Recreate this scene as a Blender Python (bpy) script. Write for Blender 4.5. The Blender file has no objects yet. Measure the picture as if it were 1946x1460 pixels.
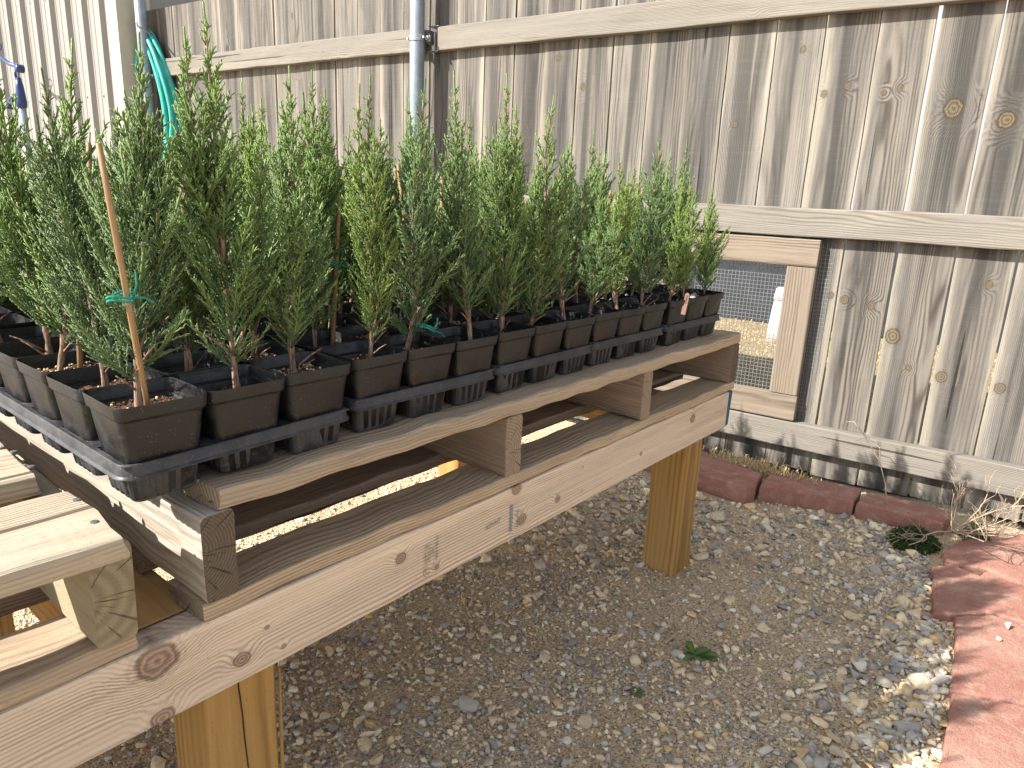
import bpy, bmesh, math, random
import numpy as np
from mathutils import Vector, Matrix, noise as mnoise

random.seed(7)
rng = np.random.default_rng(11)
sc = bpy.context.scene
COL = sc.collection

# ------------------------------------------------------------------ camera
F_PX, YAW, PITCH, ROLL, CAM_H, CAM_Y = 1335.8, 0.6851, 0.2615, 0.0441, 0.9067, -0.6265
_f = Vector((math.cos(YAW)*math.cos(PITCH), math.sin(YAW)*math.cos(PITCH), -math.sin(PITCH)))
_r0 = Vector((math.sin(YAW), -math.cos(YAW), 0))
_u0 = _r0.cross(_f)
_r = _r0*math.cos(ROLL) + _u0*math.sin(ROLL)
_u = -_r0*math.sin(ROLL) + _u0*math.cos(ROLL)
cam_d = bpy.data.cameras.new('camera')
cam = bpy.data.objects.new('camera', cam_d)
COL.objects.link(cam)
cam.matrix_world = Matrix(((_r.x, _u.x, -_f.x, 0), (_r.y, _u.y, -_f.y, CAM_Y), (_r.z, _u.z, -_f.z, CAM_H), (0, 0, 0, 1)))
cam_d.sensor_width = 36
cam_d.lens = F_PX/1946*36
cam_d.clip_start = 0.02
cam_d.clip_end = 500
cam_d.dof.use_dof = False
cam_d.dof.focus_distance = 0.95
cam_d.dof.aperture_fstop = 26.0
sc.camera = cam

# ------------------------------------------------------------------ light
SUN = Vector((-1.07, 0.645, 0.95)).normalized()          # towards the sun
EL = math.asin(SUN.z)
world = bpy.data.worlds.new('World')
sc.world = world
world.use_nodes = True
wn = world.node_tree
wn.nodes.clear()
sky = wn.nodes.new('ShaderNodeTexSky')
sky.sky_type = 'NISHITA'
sky.sun_disc = False
sky.sun_elevation = EL
sky.sun_rotation = math.atan2(SUN.x, SUN.y)
sky.air_density = 1.0
sky.dust_density = 0.8
sky.ozone_density = 1.0
bg = wn.nodes.new('ShaderNodeBackground')
bg.inputs['Strength'].default_value = 0.12
wo = wn.nodes.new('ShaderNodeOutputWorld')
hsv = wn.nodes.new('ShaderNodeHueSaturation')
hsv.inputs['Saturation'].default_value = 0.36
wn.links.new(sky.outputs[0], hsv.inputs['Color'])
wn.links.new(hsv.outputs[0], bg.inputs[0])
wn.links.new(bg.outputs[0], wo.inputs[0])
sd = bpy.data.lights.new('sun', 'SUN')
sd.energy = 5.0
sd.angle = math.radians(0.5)
sd.color = (1.0, 0.95, 0.87)
sun = bpy.data.objects.new('sun', sd)
COL.objects.link(sun)
sun.rotation_euler = SUN.to_track_quat('Z', 'Y').to_euler()
sun.location = (-3, 2, 4)
sc.view_settings.view_transform = 'Standard'
sc.view_settings.look = 'None'
sc.view_settings.gamma = 1
sc.view_settings.use_curve_mapping = False
sc.view_settings.exposure = 1.3

# ------------------------------------------------------------------ helpers
def link(o, parent=None):
    COL.objects.link(o)
    if parent is not None:
        o.parent = parent
    return o

def tag(o, label=None, cat=None, group=None, kind=None):
    if label: o['label'] = label
    if cat: o['category'] = cat
    if group: o['group'] = group
    if kind: o['kind'] = kind
    return o

def empty(name, loc=(0, 0, 0), rz=0, label=None, cat=None, group=None):
    o = bpy.data.objects.new(name, None)
    o.empty_display_size = 0.05
    COL.objects.link(o)
    o.location = loc
    o.rotation_euler = (0, 0, rz)
    return tag(o, label, cat, group)

def mesh_obj(name, me, mats=(), parent=None, M=None):
    o = bpy.data.objects.new(name, me)
    for m in mats:
        if m.name not in [k.name for k in me.materials if k]:
            me.materials.append(m)
    link(o, parent)
    if M is not None: o.matrix_local = M
    return o

def pymesh(name, V, Fc, smooth=False, mi=None, col=None):
    me = bpy.data.meshes.new(name)
    V = np.asarray(V, dtype=np.float32)
    if isinstance(Fc, np.ndarray):
        nf, k = Fc.shape
        me.vertices.add(len(V)); me.vertices.foreach_set('co', V.ravel())
        me.loops.add(nf*k); me.loops.foreach_set('vertex_index', Fc.astype(np.int32).ravel())
        me.polygons.add(nf); me.polygons.foreach_set('loop_start', np.arange(0, nf*k, k, dtype=np.int32))
        me.polygons.foreach_set('loop_total', np.full(nf, k, dtype=np.int32))
        me.update(calc_edges=True)
    else:
        me.from_pydata([tuple(map(float, v)) for v in V], [], Fc)
    if smooth: me.polygons.foreach_set('use_smooth', np.ones(len(me.polygons), dtype=bool))
    if mi is not None: me.polygons.foreach_set('material_index', np.asarray(mi, dtype=np.int32))
    if col is not None:
        a = me.color_attributes.new('col', 'FLOAT_COLOR', 'POINT')
        c = np.ones((len(V), 4), dtype=np.float32); c[:, :3] = col
        a.data.foreach_set('color', c.ravel())
    me.update()
    return me

def axes(o, ax, ay):
    ax = Vector(ax).normalized(); ay = Vector(ay); ay = (ay - ax*ay.dot(ax)).normalized(); az = ax.cross(ay)
    return Matrix(((ax.x, ay.x, az.x, o[0]), (ax.y, ay.y, az.y, o[1]), (ax.z, ay.z, az.z, o[2]), (0, 0, 0, 1)))

def vn(p, s, seed=0.):
    return mnoise.noise(Vector((p[0]*s+seed, p[1]*s-seed*.7, p[2]*s+seed*.3)))

def board_mesh(name, L, w, t, mats, nx=8, bev=0.003, rough=0.0006, bow=0.0, chip=0.002, seed=0.0, taper=0.0):
    """a sawn board: local X is its length (0..L), Y its width, Z its thickness, worn corners and uneven edges"""
    hw, ht = w/2, t/2
    b = min(bev, ht*.6)
    prof = []
    for sx, sy in ((1, 1), (-1, 1), (-1, -1), (1, -1)):
        c = (sx*(hw-b), sy*(ht-b))
        a0 = {(1, 1): 0, (-1, 1): 90, (-1, -1): 180, (1, -1): 270}[(sx, sy)]
        for a in (0, 45, 90):
            r = math.radians(a0+a)
            prof.append((c[0]+b*math.cos(r), c[1]+b*math.sin(r)))
    prof.insert(3, (0, ht)); prof.insert(10, (0, -ht))
    n = len(prof)
    V = []; Fc = []; mi = []
    xs = [L*i/nx for i in range(nx+1)]
    xs = [0, min(0.002, L*.02)] + xs[1:-1] + [L-min(0.002, L*.02), L]
    for i, x in enumerate(xs):
        endk = 0.985 if i in (0, len(xs)-1) else 1.0
        for (y, z) in prof:
            q = (x, y, z)
            dy = rough*vn(q, 18, seed) + rough*1.5*vn(q, 4, seed+5)
            dz = rough*vn(q, 15, seed+9)
            dx = chip*vn((0, y, z), 55, seed+i*3.3) if i in (0, len(xs)-1) else 0
            V.append((x+dx, y*endk*(1+taper*x/L)+dy, z*endk+dz+bow*math.sin(math.pi*x/L)))
    m = len(xs)
    for i in range(m-1):
        for j in range(n):
            k = (j+1) % n
            Fc.append((i*n+j, i*n+k, (i+1)*n+k, (i+1)*n+j)); mi.append(0)
    Fc.append(tuple(reversed(range(n)))); mi.append(1)
    Fc.append(tuple((m-1)*n+j for j in range(n))); mi.append(1)
    # outward orientation
    Fc = [tuple(reversed(f)) for f in Fc]
    me = pymesh(name, V, Fc, mi=mi)
    for k in mats: me.materials.append(k)
    bm = bmesh.new(); bm.from_mesh(me); bmesh.ops.recalc_face_normals(bm, faces=bm.faces); bm.to_mesh(me); bm.free()
    return me

def board(name, o, ax, ay, L, w, t, mats, parent=None, **k):
    me = board_mesh(name, L, w, t, mats, seed=random.random()*50, **k)
    ob = bpy.data.objects.new(name, me); link(ob, parent)
    ob.matrix_local = axes(o, ax, ay)
    return ob

def box_vf(x0, x1, y0, y1, z0, z1, V, Fc):
    b = len(V)
    V += [(x0, y0, z0), (x1, y0, z0), (x1, y1, z0), (x0, y1, z0), (x0, y0, z1), (x1, y0, z1), (x1, y1, z1), (x0, y1, z1)]
    Fc += [(b, b+3, b+2, b+1), (b+4, b+5, b+6, b+7), (b, b+1, b+5, b+4), (b+1, b+2, b+6, b+5), (b+2, b+3, b+7, b+6), (b+3, b, b+4, b+7)]

def tube_vf(pts, rad, n, V, Fc, cap=True):
    pts = [Vector(p) for p in pts]
    b = len(V); m = len(pts)
    up = Vector((0.13, 0.21, 0.97))
    prev = None
    for i, p in enumerate(pts):
        d = (pts[min(i+1, m-1)]-pts[max(i-1, 0)]).normalized()
        if prev is None:
            a = d.cross(up)
            if a.length < .1: a = d.cross(Vector((1, 0, 0)))
            a.normalize()
        else:
            a = (prev - d*prev.dot(d)).normalized()
        prev = a
        c = d.cross(a)
        r = rad[i] if hasattr(rad, '__len__') else rad
        for j in range(n):
            t = 2*math.pi*j/n
            V.append(tuple(p + a*(r*math.cos(t)) + c*(r*math.sin(t))))
    for i in range(m-1):
        for j in range(n):
            k = (j+1) % n
            Fc.append((b+i*n+j, b+i*n+k, b+(i+1)*n+k, b+(i+1)*n+j))
    if cap:
        Fc.append(tuple(b+j for j in reversed(range(n))))
        Fc.append(tuple(b+(m-1)*n+j for j in range(n)))

def tube(name, pts, rad, mat, parent=None, n=8, smooth=True):
    V = []; Fc = []
    tube_vf(pts, rad, n, V, Fc)
    me = pymesh(name, V, Fc, smooth=smooth)
    return mesh_obj(name, me, (mat,), parent)

# ------------------------------------------------------------------ node materials
class NT:
    def __init__(s, name):
        s.m = bpy.data.materials.new(name); s.m.use_nodes = True
        s.t = s.m.node_tree; s.t.nodes.clear()
        s.out = s.t.nodes.new('ShaderNodeOutputMaterial')
        s.b = s.t.nodes.new('ShaderNodeBsdfPrincipled')
        s.t.links.new(s.b.outputs[0], s.out.inputs[0])
        s.tc = s.t.nodes.new('ShaderNodeTexCoord')
        s.oi = s.t.nodes.new('ShaderNodeObjectInfo')
        s.rnd = s.oi.outputs['Random']
    def l(s, a, b):
        if isinstance(a, bpy.types.NodeSocket): s.t.links.new(a, b)
        else: b.default_value = a
    def math(s, op, a, b=0.0, c=0.0, clamp=False):
        n = s.t.nodes.new('ShaderNodeMath'); n.operation = op; n.use_clamp = clamp
        s.l(a, n.inputs[0]); s.l(b, n.inputs[1]); s.l(c, n.inputs[2])
        return n.outputs[0]
    def vmul(s, v, k):
        n = s.t.nodes.new('ShaderNodeVectorMath'); n.operation = 'MULTIPLY'
        s.l(v, n.inputs[0]); s.l(k, n.inputs[1]); return n.outputs[0]
    def vadd(s, v, k):
        n = s.t.nodes.new('ShaderNodeVectorMath'); n.operation = 'ADD'
        s.l(v, n.inputs[0]); s.l(k, n.inputs[1]); return n.outputs[0]
    def comb(s, x, y, z):
        n = s.t.nodes.new('ShaderNodeCombineXYZ')
        s.l(x, n.inputs[0]); s.l(y, n.inputs[1]); s.l(z, n.inputs[2]); return n.outputs[0]
    def sep(s, v):
        n = s.t.nodes.new('ShaderNodeSeparateXYZ'); s.l(v, n.inputs[0]); return n.outputs
    def noise(s, v, scale, detail=3, rough=.55, dist=0.):
        n = s.t.nodes.new('ShaderNodeTexNoise'); s.l(v, n.inputs['Vector'])
        n.inputs['Scale'].default_value = scale; n.inputs['Detail'].default_value = detail
        n.inputs['Roughness'].default_value = rough; n.inputs['Distortion'].default_value = dist
        return n.outputs[0]
    def vor(s, v, scale, feat='F1'):
        n = s.t.nodes.new('ShaderNodeTexVoronoi'); n.feature = feat; s.l(v, n.inputs['Vector'])
        n.inputs['Scale'].default_value = scale; return n
    def mr(s, v, a, b, c=0., d=1., smooth=True):
        n = s.t.nodes.new('ShaderNodeMapRange'); n.interpolation_type = 'SMOOTHSTEP' if smooth else 'LINEAR'
        s.l(v, n.inputs[0])
        for i, k in enumerate((a, b, c, d)): s.l(k, n.inputs[i+1])
        return n.outputs[0]
    def mix(s, f, a, b, mode='MIX'):
        n = s.t.nodes.new('ShaderNodeMix'); n.data_type = 'RGBA'; n.blend_type = mode
        s.l(f, n.inputs[0])
        for v, i in ((a, 6), (b, 7)):
            if isinstance(v, tuple): v = (*v[:3], 1)
            s.l(v, n.inputs[i])
        return n.outputs[2]
    def fin(s, col, rough=.8, bump=None, dist=.001, strength=1., spec=.3, metal=0.):
        if isinstance(col, tuple): col = (*col[:3], 1)
        s.l(col, s.b.inputs['Base Color']); s.l(rough, s.b.inputs['Roughness'])
        s.b.inputs['Specular IOR Level'].default_value = spec
        s.l(metal, s.b.inputs['Metallic'])
        if bump is not None:
            n = s.t.nodes.new('ShaderNodeBump'); n.inputs['Strength'].default_value = strength
            n.inputs['Distance'].default_value = dist
            s.l(bump, n.inputs['Height']); s.t.links.new(n.outputs[0], s.b.inputs['Normal'])
        return s.m

def wood(name, light, dark, grey, gamt=.5, knotc=(.12, .07, .04), ring=.0035, rstr=.5, gen=.84, knots=(), edge=None,
         rough=.82, bump=.6, fibre=.4, stain=None, saw=0., wamp=.016, crack=.8):
    N = NT(name)
    co = N.tc.outputs['Object']
    off = N.comb(N.math('MULTIPLY', N.rnd, 17.), N.math('MULTIPLY', N.rnd, 7.3), N.math('MULTIPLY', N.rnd, 5.1))
    p = N.vadd(co, off)
    x, y, z = N.sep(co)
    warp = N.math('SUBTRACT', N.noise(N.vmul(p, (2.2, 16, 16)), 1, 2), .5)
    cy = N.math('MULTIPLY', N.math('SUBTRACT', N.rnd, .5), .16)
    cz = N.math('MULTIPLY_ADD', N.rnd, -.10, -.035)
    dy = N.math('SUBTRACT', y, cy); dz = N.math('SUBTRACT', z, cz)
    slope = N.math('MULTIPLY', x, N.math('MULTIPLY', N.math('SUBTRACT', N.rnd, .4), .03))
    dz = N.math('ADD', dz, slope)
    r = N.math('SQRT', N.math('ADD', N.math('MULTIPLY', dy, dy), N.math('MULTIPLY', dz, dz)))
    r = N.math('MULTIPLY_ADD', warp, wamp, r)
    kmask = None; kring = None
    if gen < 1:
        v = N.vor(N.vmul(p, (6.2, 7.5, 7.5)), 1.0)
        keep = N.math('GREATER_THAN', N.sep(v.outputs['Color'])[0], gen)
        wob = N.math('MULTIPLY', N.math('SUBTRACT', N.noise(p, 60, 2), .5), .07)
        d = N.math('ADD', v.outputs['Distance'], wob)
        kmask = N.math('MULTIPLY', keep, N.mr(d, .11, .075))
        r = N.math('ADD', r, N.math('MULTIPLY', keep, N.mr(d, .0, .42, .018, 0)))
        kring = N.math('MULTIPLY', N.math('MULTIPLY', keep, N.mr(d, .15, .10)), N.math('MULTIPLY_ADD', N.math('SINE', N.math('MULTIPLY', d, 190.)), .5, .5))
    for (kx, ky, kr) in knots:
        ex = N.math('MULTIPLY', N.math('SUBTRACT', x, kx), .85); ey = N.math('SUBTRACT', y, ky)
        e = N.math('SQRT', N.math('ADD', N.math('MULTIPLY', ex, ex), N.math('MULTIPLY', ey, ey)))
        wob = N.math('MULTIPLY', N.math('SUBTRACT', N.noise(p, 90, 2), .5), .5)
        e = N.math('ADD', N.math('DIVIDE', e, kr), wob)
        k = N.mr(e, 1.15, .8)
        kmask = k if kmask is None else N.math('MAXIMUM', kmask, k)
        kk_ = N.math('MULTIPLY', N.mr(e, 1.6, 1.2), N.math('MULTIPLY_ADD', N.math('SINE', N.math('MULTIPLY', e, 15.)), .35, .35))
        kk_ = N.math('ADD', kk_, N.math('MULTIPLY', N.mr(e, 1.25, 1.02), N.mr(e, .75, 1.0)))
        kring = kk_ if kring is None else N.math('MAXIMUM', kring, kk_)
        r = N.math('ADD', r, N.mr(e, 0., 3.4, kr*1.3, 0))
    ph = N.math('MULTIPLY', r, 2*math.pi/ring)
    g = N.math('MULTIPLY_ADD', N.math('SINE', ph), .5, .5)
    g = N.math('POWER', g, 1.8)
    gfade = N.mr(N.noise(N.vmul(p, (1.5, 22, 22)), 1, 2), .35, .6, .25, 1.)
    g = N.math('MULTIPLY', g, gfade)
    fib = N.noise(N.vmul(p, (9, 420, 420)), 1, 4, .65)
    fib2 = N.noise(N.vmul(p, (3.5, 90, 90)), 1, 3, .6)
    wea = N.noise(N.vmul(p, (1.3, 13, 13)), 1, 4, .6)
    c = N.mix(N.math('MULTIPLY', g, rstr), light, dark)
    c = N.mix(N.math('MULTIPLY', N.mr(fib, .45, .75), fibre), c, dark)
    c = N.mix(N.math('MULTIPLY', N.mr(wea, .38, .62), gamt), c, grey)
    c = N.mix(N.math('MULTIPLY', N.mr(fib2, .56, .74), fibre*.9), c, tuple(k*.62 for k in grey))
    c = N.mix(N.math('MULTIPLY', N.mr(fib2, .46, .28), .22), c, tuple(min(1, k*1.35) for k in light))
    if edge:
        hw, ec = edge
        ay = N.math('DIVIDE', N.math('ABSOLUTE', y), hw)
        ay = N.math('ADD', ay, N.math('MULTIPLY', N.math('SUBTRACT', wea, .5), 1.9))
        c = N.mix(N.mr(ay, .76, 1.2, 0, .85), c, ec)
        st = N.noise(N.vmul(p, (.9, 26, 26)), 1, 3, .5)
        mid = N.math('MULTIPLY', N.mr(ay, .85, .35), N.mr(st, .45, .6))
        c = N.mix(N.math('MULTIPLY', mid, .8), c, tuple(k*.42 for k in grey))
    if stain:
        s2 = N.noise(N.vmul(p, (3, 6, 6)), 1, 4, .6)
        c = N.mix(N.mr(s2, .52, .72, 0, .6), c, stain)
    ck = N.noise(N.vmul(p, (1.1, 55, 55)), 1, 2, .4)
    ckm = N.mr(ck, .70, .725)
    c = N.mix(N.math('MULTIPLY', ckm, crack), c, tuple(k*.3 for k in dark))
    pits = N.vor(N.vmul(p, (60, 260, 260)), 1.).outputs['Distance']
    c = N.mix(N.math('MULTIPLY', N.mr(pits, .16, .05), .5), c, tuple(k*.4 for k in dark))
    if kmask is not None:
        kc = N.mix(kring, tuple(min(1, k*1.5) for k in knotc), tuple(k*.4 for k in knotc))
        c = N.mix(N.math('MULTIPLY', kmask, .8), c, kc)
        c = N.mix(N.math('MULTIPLY', N.math('MULTIPLY', kring, N.mr(fib2, .3, .6, .5, 1.)), .35), c, tuple(k*.5 for k in knotc))
    h = N.math('ADD', N.math('MULTIPLY', g, .5), N.math('MULTIPLY', fib, .9))
    h = N.math('ADD', h, N.math('MULTIPLY', fib2, .8))
    h = N.math('SUBTRACT', h, N.math('MULTIPLY', ckm, 2*crack))
    if saw:
        sw = N.noise(N.vmul(p, (150, 3, 3)), 1, 2)
        h = N.math('ADD', h, N.math('MULTIPLY', sw, saw))
        c = N.mix(N.math('MULTIPLY', N.mr(sw, .52, .68), saw*.35), c, tuple(min(1, k*1.25) for k in light))
    return N.fin(c, rough, h, .0012*bump, 1., .25)

def endgrain(name, light, dark, ring=.005):
    N = NT(name)
    co = N.tc.outputs['Object']
    x, y, z = N.sep(co)
    w = N.math('SUBTRACT', N.noise(co, 40, 2), .5)
    cy = N.math('MULTIPLY_ADD', N.rnd, .05, -.015); cz = N.math('MULTIPLY_ADD', N.rnd, -.04, -.012)
    dy = N.math('SUBTRACT', y, cy); dz = N.math('SUBTRACT', z, cz)
    r = N.math('SQRT', N.math('ADD', N.math('MULTIPLY', dy, dy), N.math('MULTIPLY', dz, dz)))
    r = N.math('MULTIPLY_ADD', w, .004, r)
    g = N.math('MULTIPLY_ADD', N.math('SINE', N.math('MULTIPLY', r, 2*math.pi/ring)), .5, .5)
    ang = N.math('ARCTAN2', dy, dz)
    ck = N.noise(N.comb(N.math('MULTIPLY', ang, 6.), N.math('MULTIPLY', r, 8.), 0.), 1.5, 3)
    c = N.mix(N.math('MULTIPLY', g, .55), light, dark)
    c = N.mix(N.mr(ck, .60, .66, 0, .7), c, tuple(k*.35 for k in dark))
    f = N.noise(co, 600, 3)
    c = N.mix(N.mr(f, .5, .75, 0, .35), c, tuple(k*.5 for k in dark))
    h = N.math('ADD', N.math('MULTIPLY', g, .8), N.math('MULTIPLY', f, .6))
    h = N.math('SUBTRACT', h, N.mr(ck, .60, .66))
    return N.fin(c, .9, h, .001, 1., .2)

M = {}
M['end'] = endgrain('end grain weathered', (.30, .235, .17), (.15, .11, .075))
M['end_dark'] = endgrain('end grain dark', (.15, .115, .085), (.07, .05, .036), .0035)
PK = [((.180, .162, .138), (.034, .027, .022), (.092, .086, .080), (.275, .248, .20)),
      ((.210, .190, .162), (.044, .036, .029), (.125, .117, .107), (.30, .272, .222)),
      ((.145, .132, .115), (.029, .024, .020), (.072, .068, .064), (.245, .221, .18))]
def picket_mat(name, v, knots=(), gen=.80):
    a, b, c, e = PK[v]
    return wood(name, a, b, c, .8, (.10, .076, .046), .0044, .85, gen, knots=knots, edge=(.068, e), bump=1.0, saw=.16)
PMATS = [picket_mat('weathered pine picket', 0), picket_mat('pale weathered pine picket', 1), picket_mat('dark weathered pine picket', 2)]
FK = [(-.220, 1.199, .024), (-.352, 1.165, .021), (.068, 1.271, .010), (.132, 1.25, .010), (-.079, 1.258, .009), (-.037, 1.247, .008), (.398, 1.166, .009), (.213, 1.382, .009),
      (-.022, .632, .011), (-.101, .622, .012), (-.174, .535, .021), (-.232, .444, .008), (-.323, .431, .015), (-.472, .423, .014), (-.392, .718, .010), (.023, .641, .010)]
M['rail'] = wood('weathered rail', (.225, .205, .172), (.075, .060, .046), (.175, .162, .143), .65, (.10, .062, .036), .0040, .6, .88, bump=.9)
M['hatchw'] = wood('sealed brown frame board', (.235, .19, .145), (.085, .058, .038), (.18, .152, .12), .4, (.12, .065, .035), .0065, .85, .95, bump=.4)
beamk = [(.243, .026, .017), (.329, -.017, .008), (.554, .014, .0075), (.806, -.017, .009), (.360, .007, .0028), (.379, -.027, .003),
         (.902, -.013, .006), (1.402, .020, .009), (.243, -.039, .010), (.79, .04, .009), (.05, -.01, .007), (1.18, -.005, .004), (.62, -.026, .004)]
BX0 = -1.6
M['beam'] = wood('weathered construction lumber', (.66, .53, .40), (.23, .15, .10), (.50, .415, .325), .5, (.22, .14, .10), .0036, .75, 1.0,
                 knots=[(a-BX0, b, c) for a, b, c in beamk], bump=.9, wamp=.007, crack=0.)
M['cross'] = wood('yellow cross member', (.50, .31, .12), (.32, .17, .05), (.40, .26, .12), .3, (.16, .08, .03), .012, .5, .9)
M['post'] = wood('treated yellow pine post', (.38, .225, .075), (.19, .095, .022), (.27, .17, .065), .35, (.2, .1, .04), .012, .8, .97, bump=.25, fibre=.22, rough=.7)
M['deck'] = wood('worn pallet board', (.47, .355, .24), (.15, .10, .062), (.29, .235, .18), .6, (.13, .075, .045), .0035, .5, .88, bump=1.2, fibre=.55)
M['deckl'] = wood('sun bleached pallet board', (.44, .36, .26), (.15, .105, .062), (.36, .31, .24), .5, (.16, .09, .045), .0042, .75, .9, bump=1.6, fibre=.6)
M['string'] = wood('dark pallet stringer', (.30, .215, .15), (.12, .08, .055), (.19, .155, .125), .6, (.1, .06, .04), .0032, .55, .93, bump=1.2, fibre=.5)
M['stringl'] = wood('grey pallet stringer', (.44, .38, .31), (.2, .155, .12), (.33, .30, .265), .6, (.1, .06, .04), .0042, .55, .93, bump=1.4, fibre=.6)
M['block'] = wood('greenish stringer', (.34, .285, .195), (.2, .155, .09), (.27, .245, .17), .5, (.12, .08, .04), .007, .4, .95, bump=.8)
M['block_end'] = endgrain('end grain mossy', (.27, .225, .14), (.15, .12, .075), .013)

def plastic_black(name, base=(.0065, .0065, .0068), dust=(.115, .115, .118), damt=.16, rough=.31):
    N = NT(name)
    co = N.vadd(N.tc.outputs['Object'], N.comb(N.rnd, N.math('MULTIPLY', N.rnd, 3.), 0.))
    n1 = N.noise(co, 28, 4, .6); n2 = N.noise(co, 180, 3, .7)
    n3 = N.noise(N.vmul(co, (25, 25, 120)), 1, 3, .6)
    d = N.math('MULTIPLY', N.mr(n1, .36, .7), N.mr(n2, .3, .62, .35, 1.))
    d = N.math('MAXIMUM', d, N.math('MULTIPLY', N.mr(n3, .58, .74), .8))
    sp = N.vor(co, 260).outputs['Distance']
    c = N.mix(N.math('MULTIPLY', d, damt), base, dust)
    c = N.mix(N.math('MULTIPLY', N.mr(sp, .11, .07), .5), c, (.4, .36, .3))
    return N.fin(c, N.mr(d, 0, 1, rough, .72), n2, .00025, .5, .35)
M['pot'] = plastic_black('dusty black pot plastic')
M['tray'] = plastic_black('black tray plastic', (.018, .0185, .021), (.18, .17, .165), .26, .38)

def attr_col(N, nm='col'):
    a = N.t.nodes.new('ShaderNodeAttribute'); a.attribute_name = nm; return a.outputs['Color']

N = NT('potting soil')
co = N.tc.outputs['Object']
s1 = N.noise(co, 160, 4, .7); s2 = N.vor(co, 300).outputs['Distance']
c = N.mix(N.mr(s1, .4, .62), (.035, .02, .013), (.13, .07, .04))
c = N.mix(N.mr(s2, .25, .1, 0, .5), c, (.22, .14, .09))
M['soil'] = N.fin(c, .95, N.math('ADD', s1, s2), .003, 1., .2)
N = NT('soil granule')
c = N.mix(N.noise(N.tc.outputs['Object'], 90, 2), (.42, .29, .15), (.62, .50, .33))
M['grain'] = N.fin(c, .7)

N = NT('scale leaf foliage')
c0 = attr_col(N)
n = N.noise(N.vadd(N.tc.outputs['Object'], N.comb(N.rnd, N.rnd, N.rnd)), 35, 2)
c = N.mix(N.mr(n, .3, .7, 0, .5), c0, N.mix(1.0, c0, (1.25, 1.2, .85), 'MULTIPLY'))
hs = N.t.nodes.new('ShaderNodeHueSaturation')
N.l(N.math('MULTIPLY_ADD', N.rnd, -.030, .538), hs.inputs['Hue']); N.l(N.math('MULTIPLY_ADD', N.rnd, .25, .8), hs.inputs['Saturation'])
N.l(N.math('MULTIPLY_ADD', N.rnd, .3, .85), hs.inputs['Value']); N.l(c, hs.inputs['Color'])
M['leaf'] = N.fin(hs.outputs[0], .5, None, spec=.4)
N.b.inputs['Subsurface Weight'].default_value = 0.0
tr = N.t.nodes.new('ShaderNodeBsdfTranslucent'); ms = N.t.nodes.new('ShaderNodeMixShader')
ms.inputs[0].default_value = .22
N.l(N.mix(1.0, hs.outputs[0], (1.15, 1.3, .7), 'MULTIPLY'), tr.inputs[0])
N.t.links.new(N.b.outputs[0], ms.inputs[1]); N.t.links.new(tr.outputs[0], ms.inputs[2]); N.t.links.new(ms.outputs[0], N.out.inputs[0])
N = NT('juniper bark')
co = N.tc.outputs['Object']
b1 = N.noise(N.vmul(co, (300, 300, 50)), 1, 4, .7)
M['bark'] = N.fin(N.mix(N.mr(b1, .35, .65), (.10, .06, .04), (.36, .24, .17)), .9, b1, .0015, 1., .2)
N = NT('bamboo')
co = N.tc.outputs['Object']
b1 = N.noise(N.vmul(co, (500, 500, 20)), 1, 3, .6); b2 = N.noise(co, 30, 3)
c = N.mix(N.mr(b1, .4, .7), (.31, .20, .095), (.17, .10, .045)); c = N.mix(N.mr(b2, .5, .7, 0, .5), c, (.2, .15, .1))
M['bamboo'] = N.fin(c, .6, b1, .0006, 1.)
def plain(name, col, rough=.5, metal=0., spec=.4, nv=.12, ns=40, bump=0.0004):
    N = NT(name)
    n = N.noise(N.tc.outputs['Object'], ns, 4, .65)
    c = N.mix(N.mr(n, .35, .7, 0, 1), tuple(k*(1-nv) for k in col), tuple(min(1, k*(1+nv)) for k in col))
    return N.fin(c, N.mr(n, .2, .8, rough*.85, min(1, rough*1.15)), n, bump, .6, spec, metal)
M['tie'] = plain('green twist tie', (.01, .22, .16), .45)
M['galv'] = plain('galvanised steel tube', (.19, .225, .26), .45, .1, .5, .12, 18)
M['galvd'] = plain('dull zinc bracket', (.36, .37, .39), .4, .8, .5, .2, 60)
M['hose'] = plain('green garden hose', (.03, .34, .29), .4, 0, .5, .15, 15)
M['teal'] = plain('teal painted wood', (.012, .09, .15), .55, 0, .4, .2, 80)
M['navy'] = plain('navy enamel', (.012, .035, .13), .35)
M['pink'] = plain('pink plant tag', (.75, .46, .38), .5)
M['ink'] = plain('ink', (.05, .03, .04), .8)
M['stampink'] = plain('faded stamp ink', (.22, .165, .14), .9, 0, .1, .3, 400)
M['blueink'] = plain('faded blue stamp ink', (.28, .30, .31), .9, 0, .1, .3, 400)
M['wire'] = plain('galvanised wire', (.20, .21, .22), .5, .3)
M['black'] = plain('dark hollow', (.02, .016, .012), .95)
M['white'] = plain('white pvc', (.62, .61, .58), .4)
M['char'] = plain('charcoal panel', (.035, .038, .045), .7, 0, .3, .2, 6)
M['screw'] = plain('screw head', (.16, .16, .16), .5, .6)
M['resin'] = plain('resin streak', (.32, .13, .05), .5)

N = NT('painted metal siding')
co = N.tc.outputs['Object']
n = N.noise(N.vmul(co, (6, 6, .8)), 1, 4, .6)
c = N.mix(N.mr(n, .4, .75, 0, .5), (.235, .225, .208), (.20, .19, .178))
M['siding'] = N.fin(c, .45, N.noise(co, 3, 2), .004, .3, .4)
M['trim'] = plain('cream corner trim', (.40, .365, .29), .45, 0, .4, .05, 5)
M['house'] = plain('pale house siding', (.27, .28, .30), .7, 0, .3, .06, 3)
M['roof'] = plain('grey shingles', (.16, .15, .14), .9, 0, .2, .3, 20)

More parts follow.
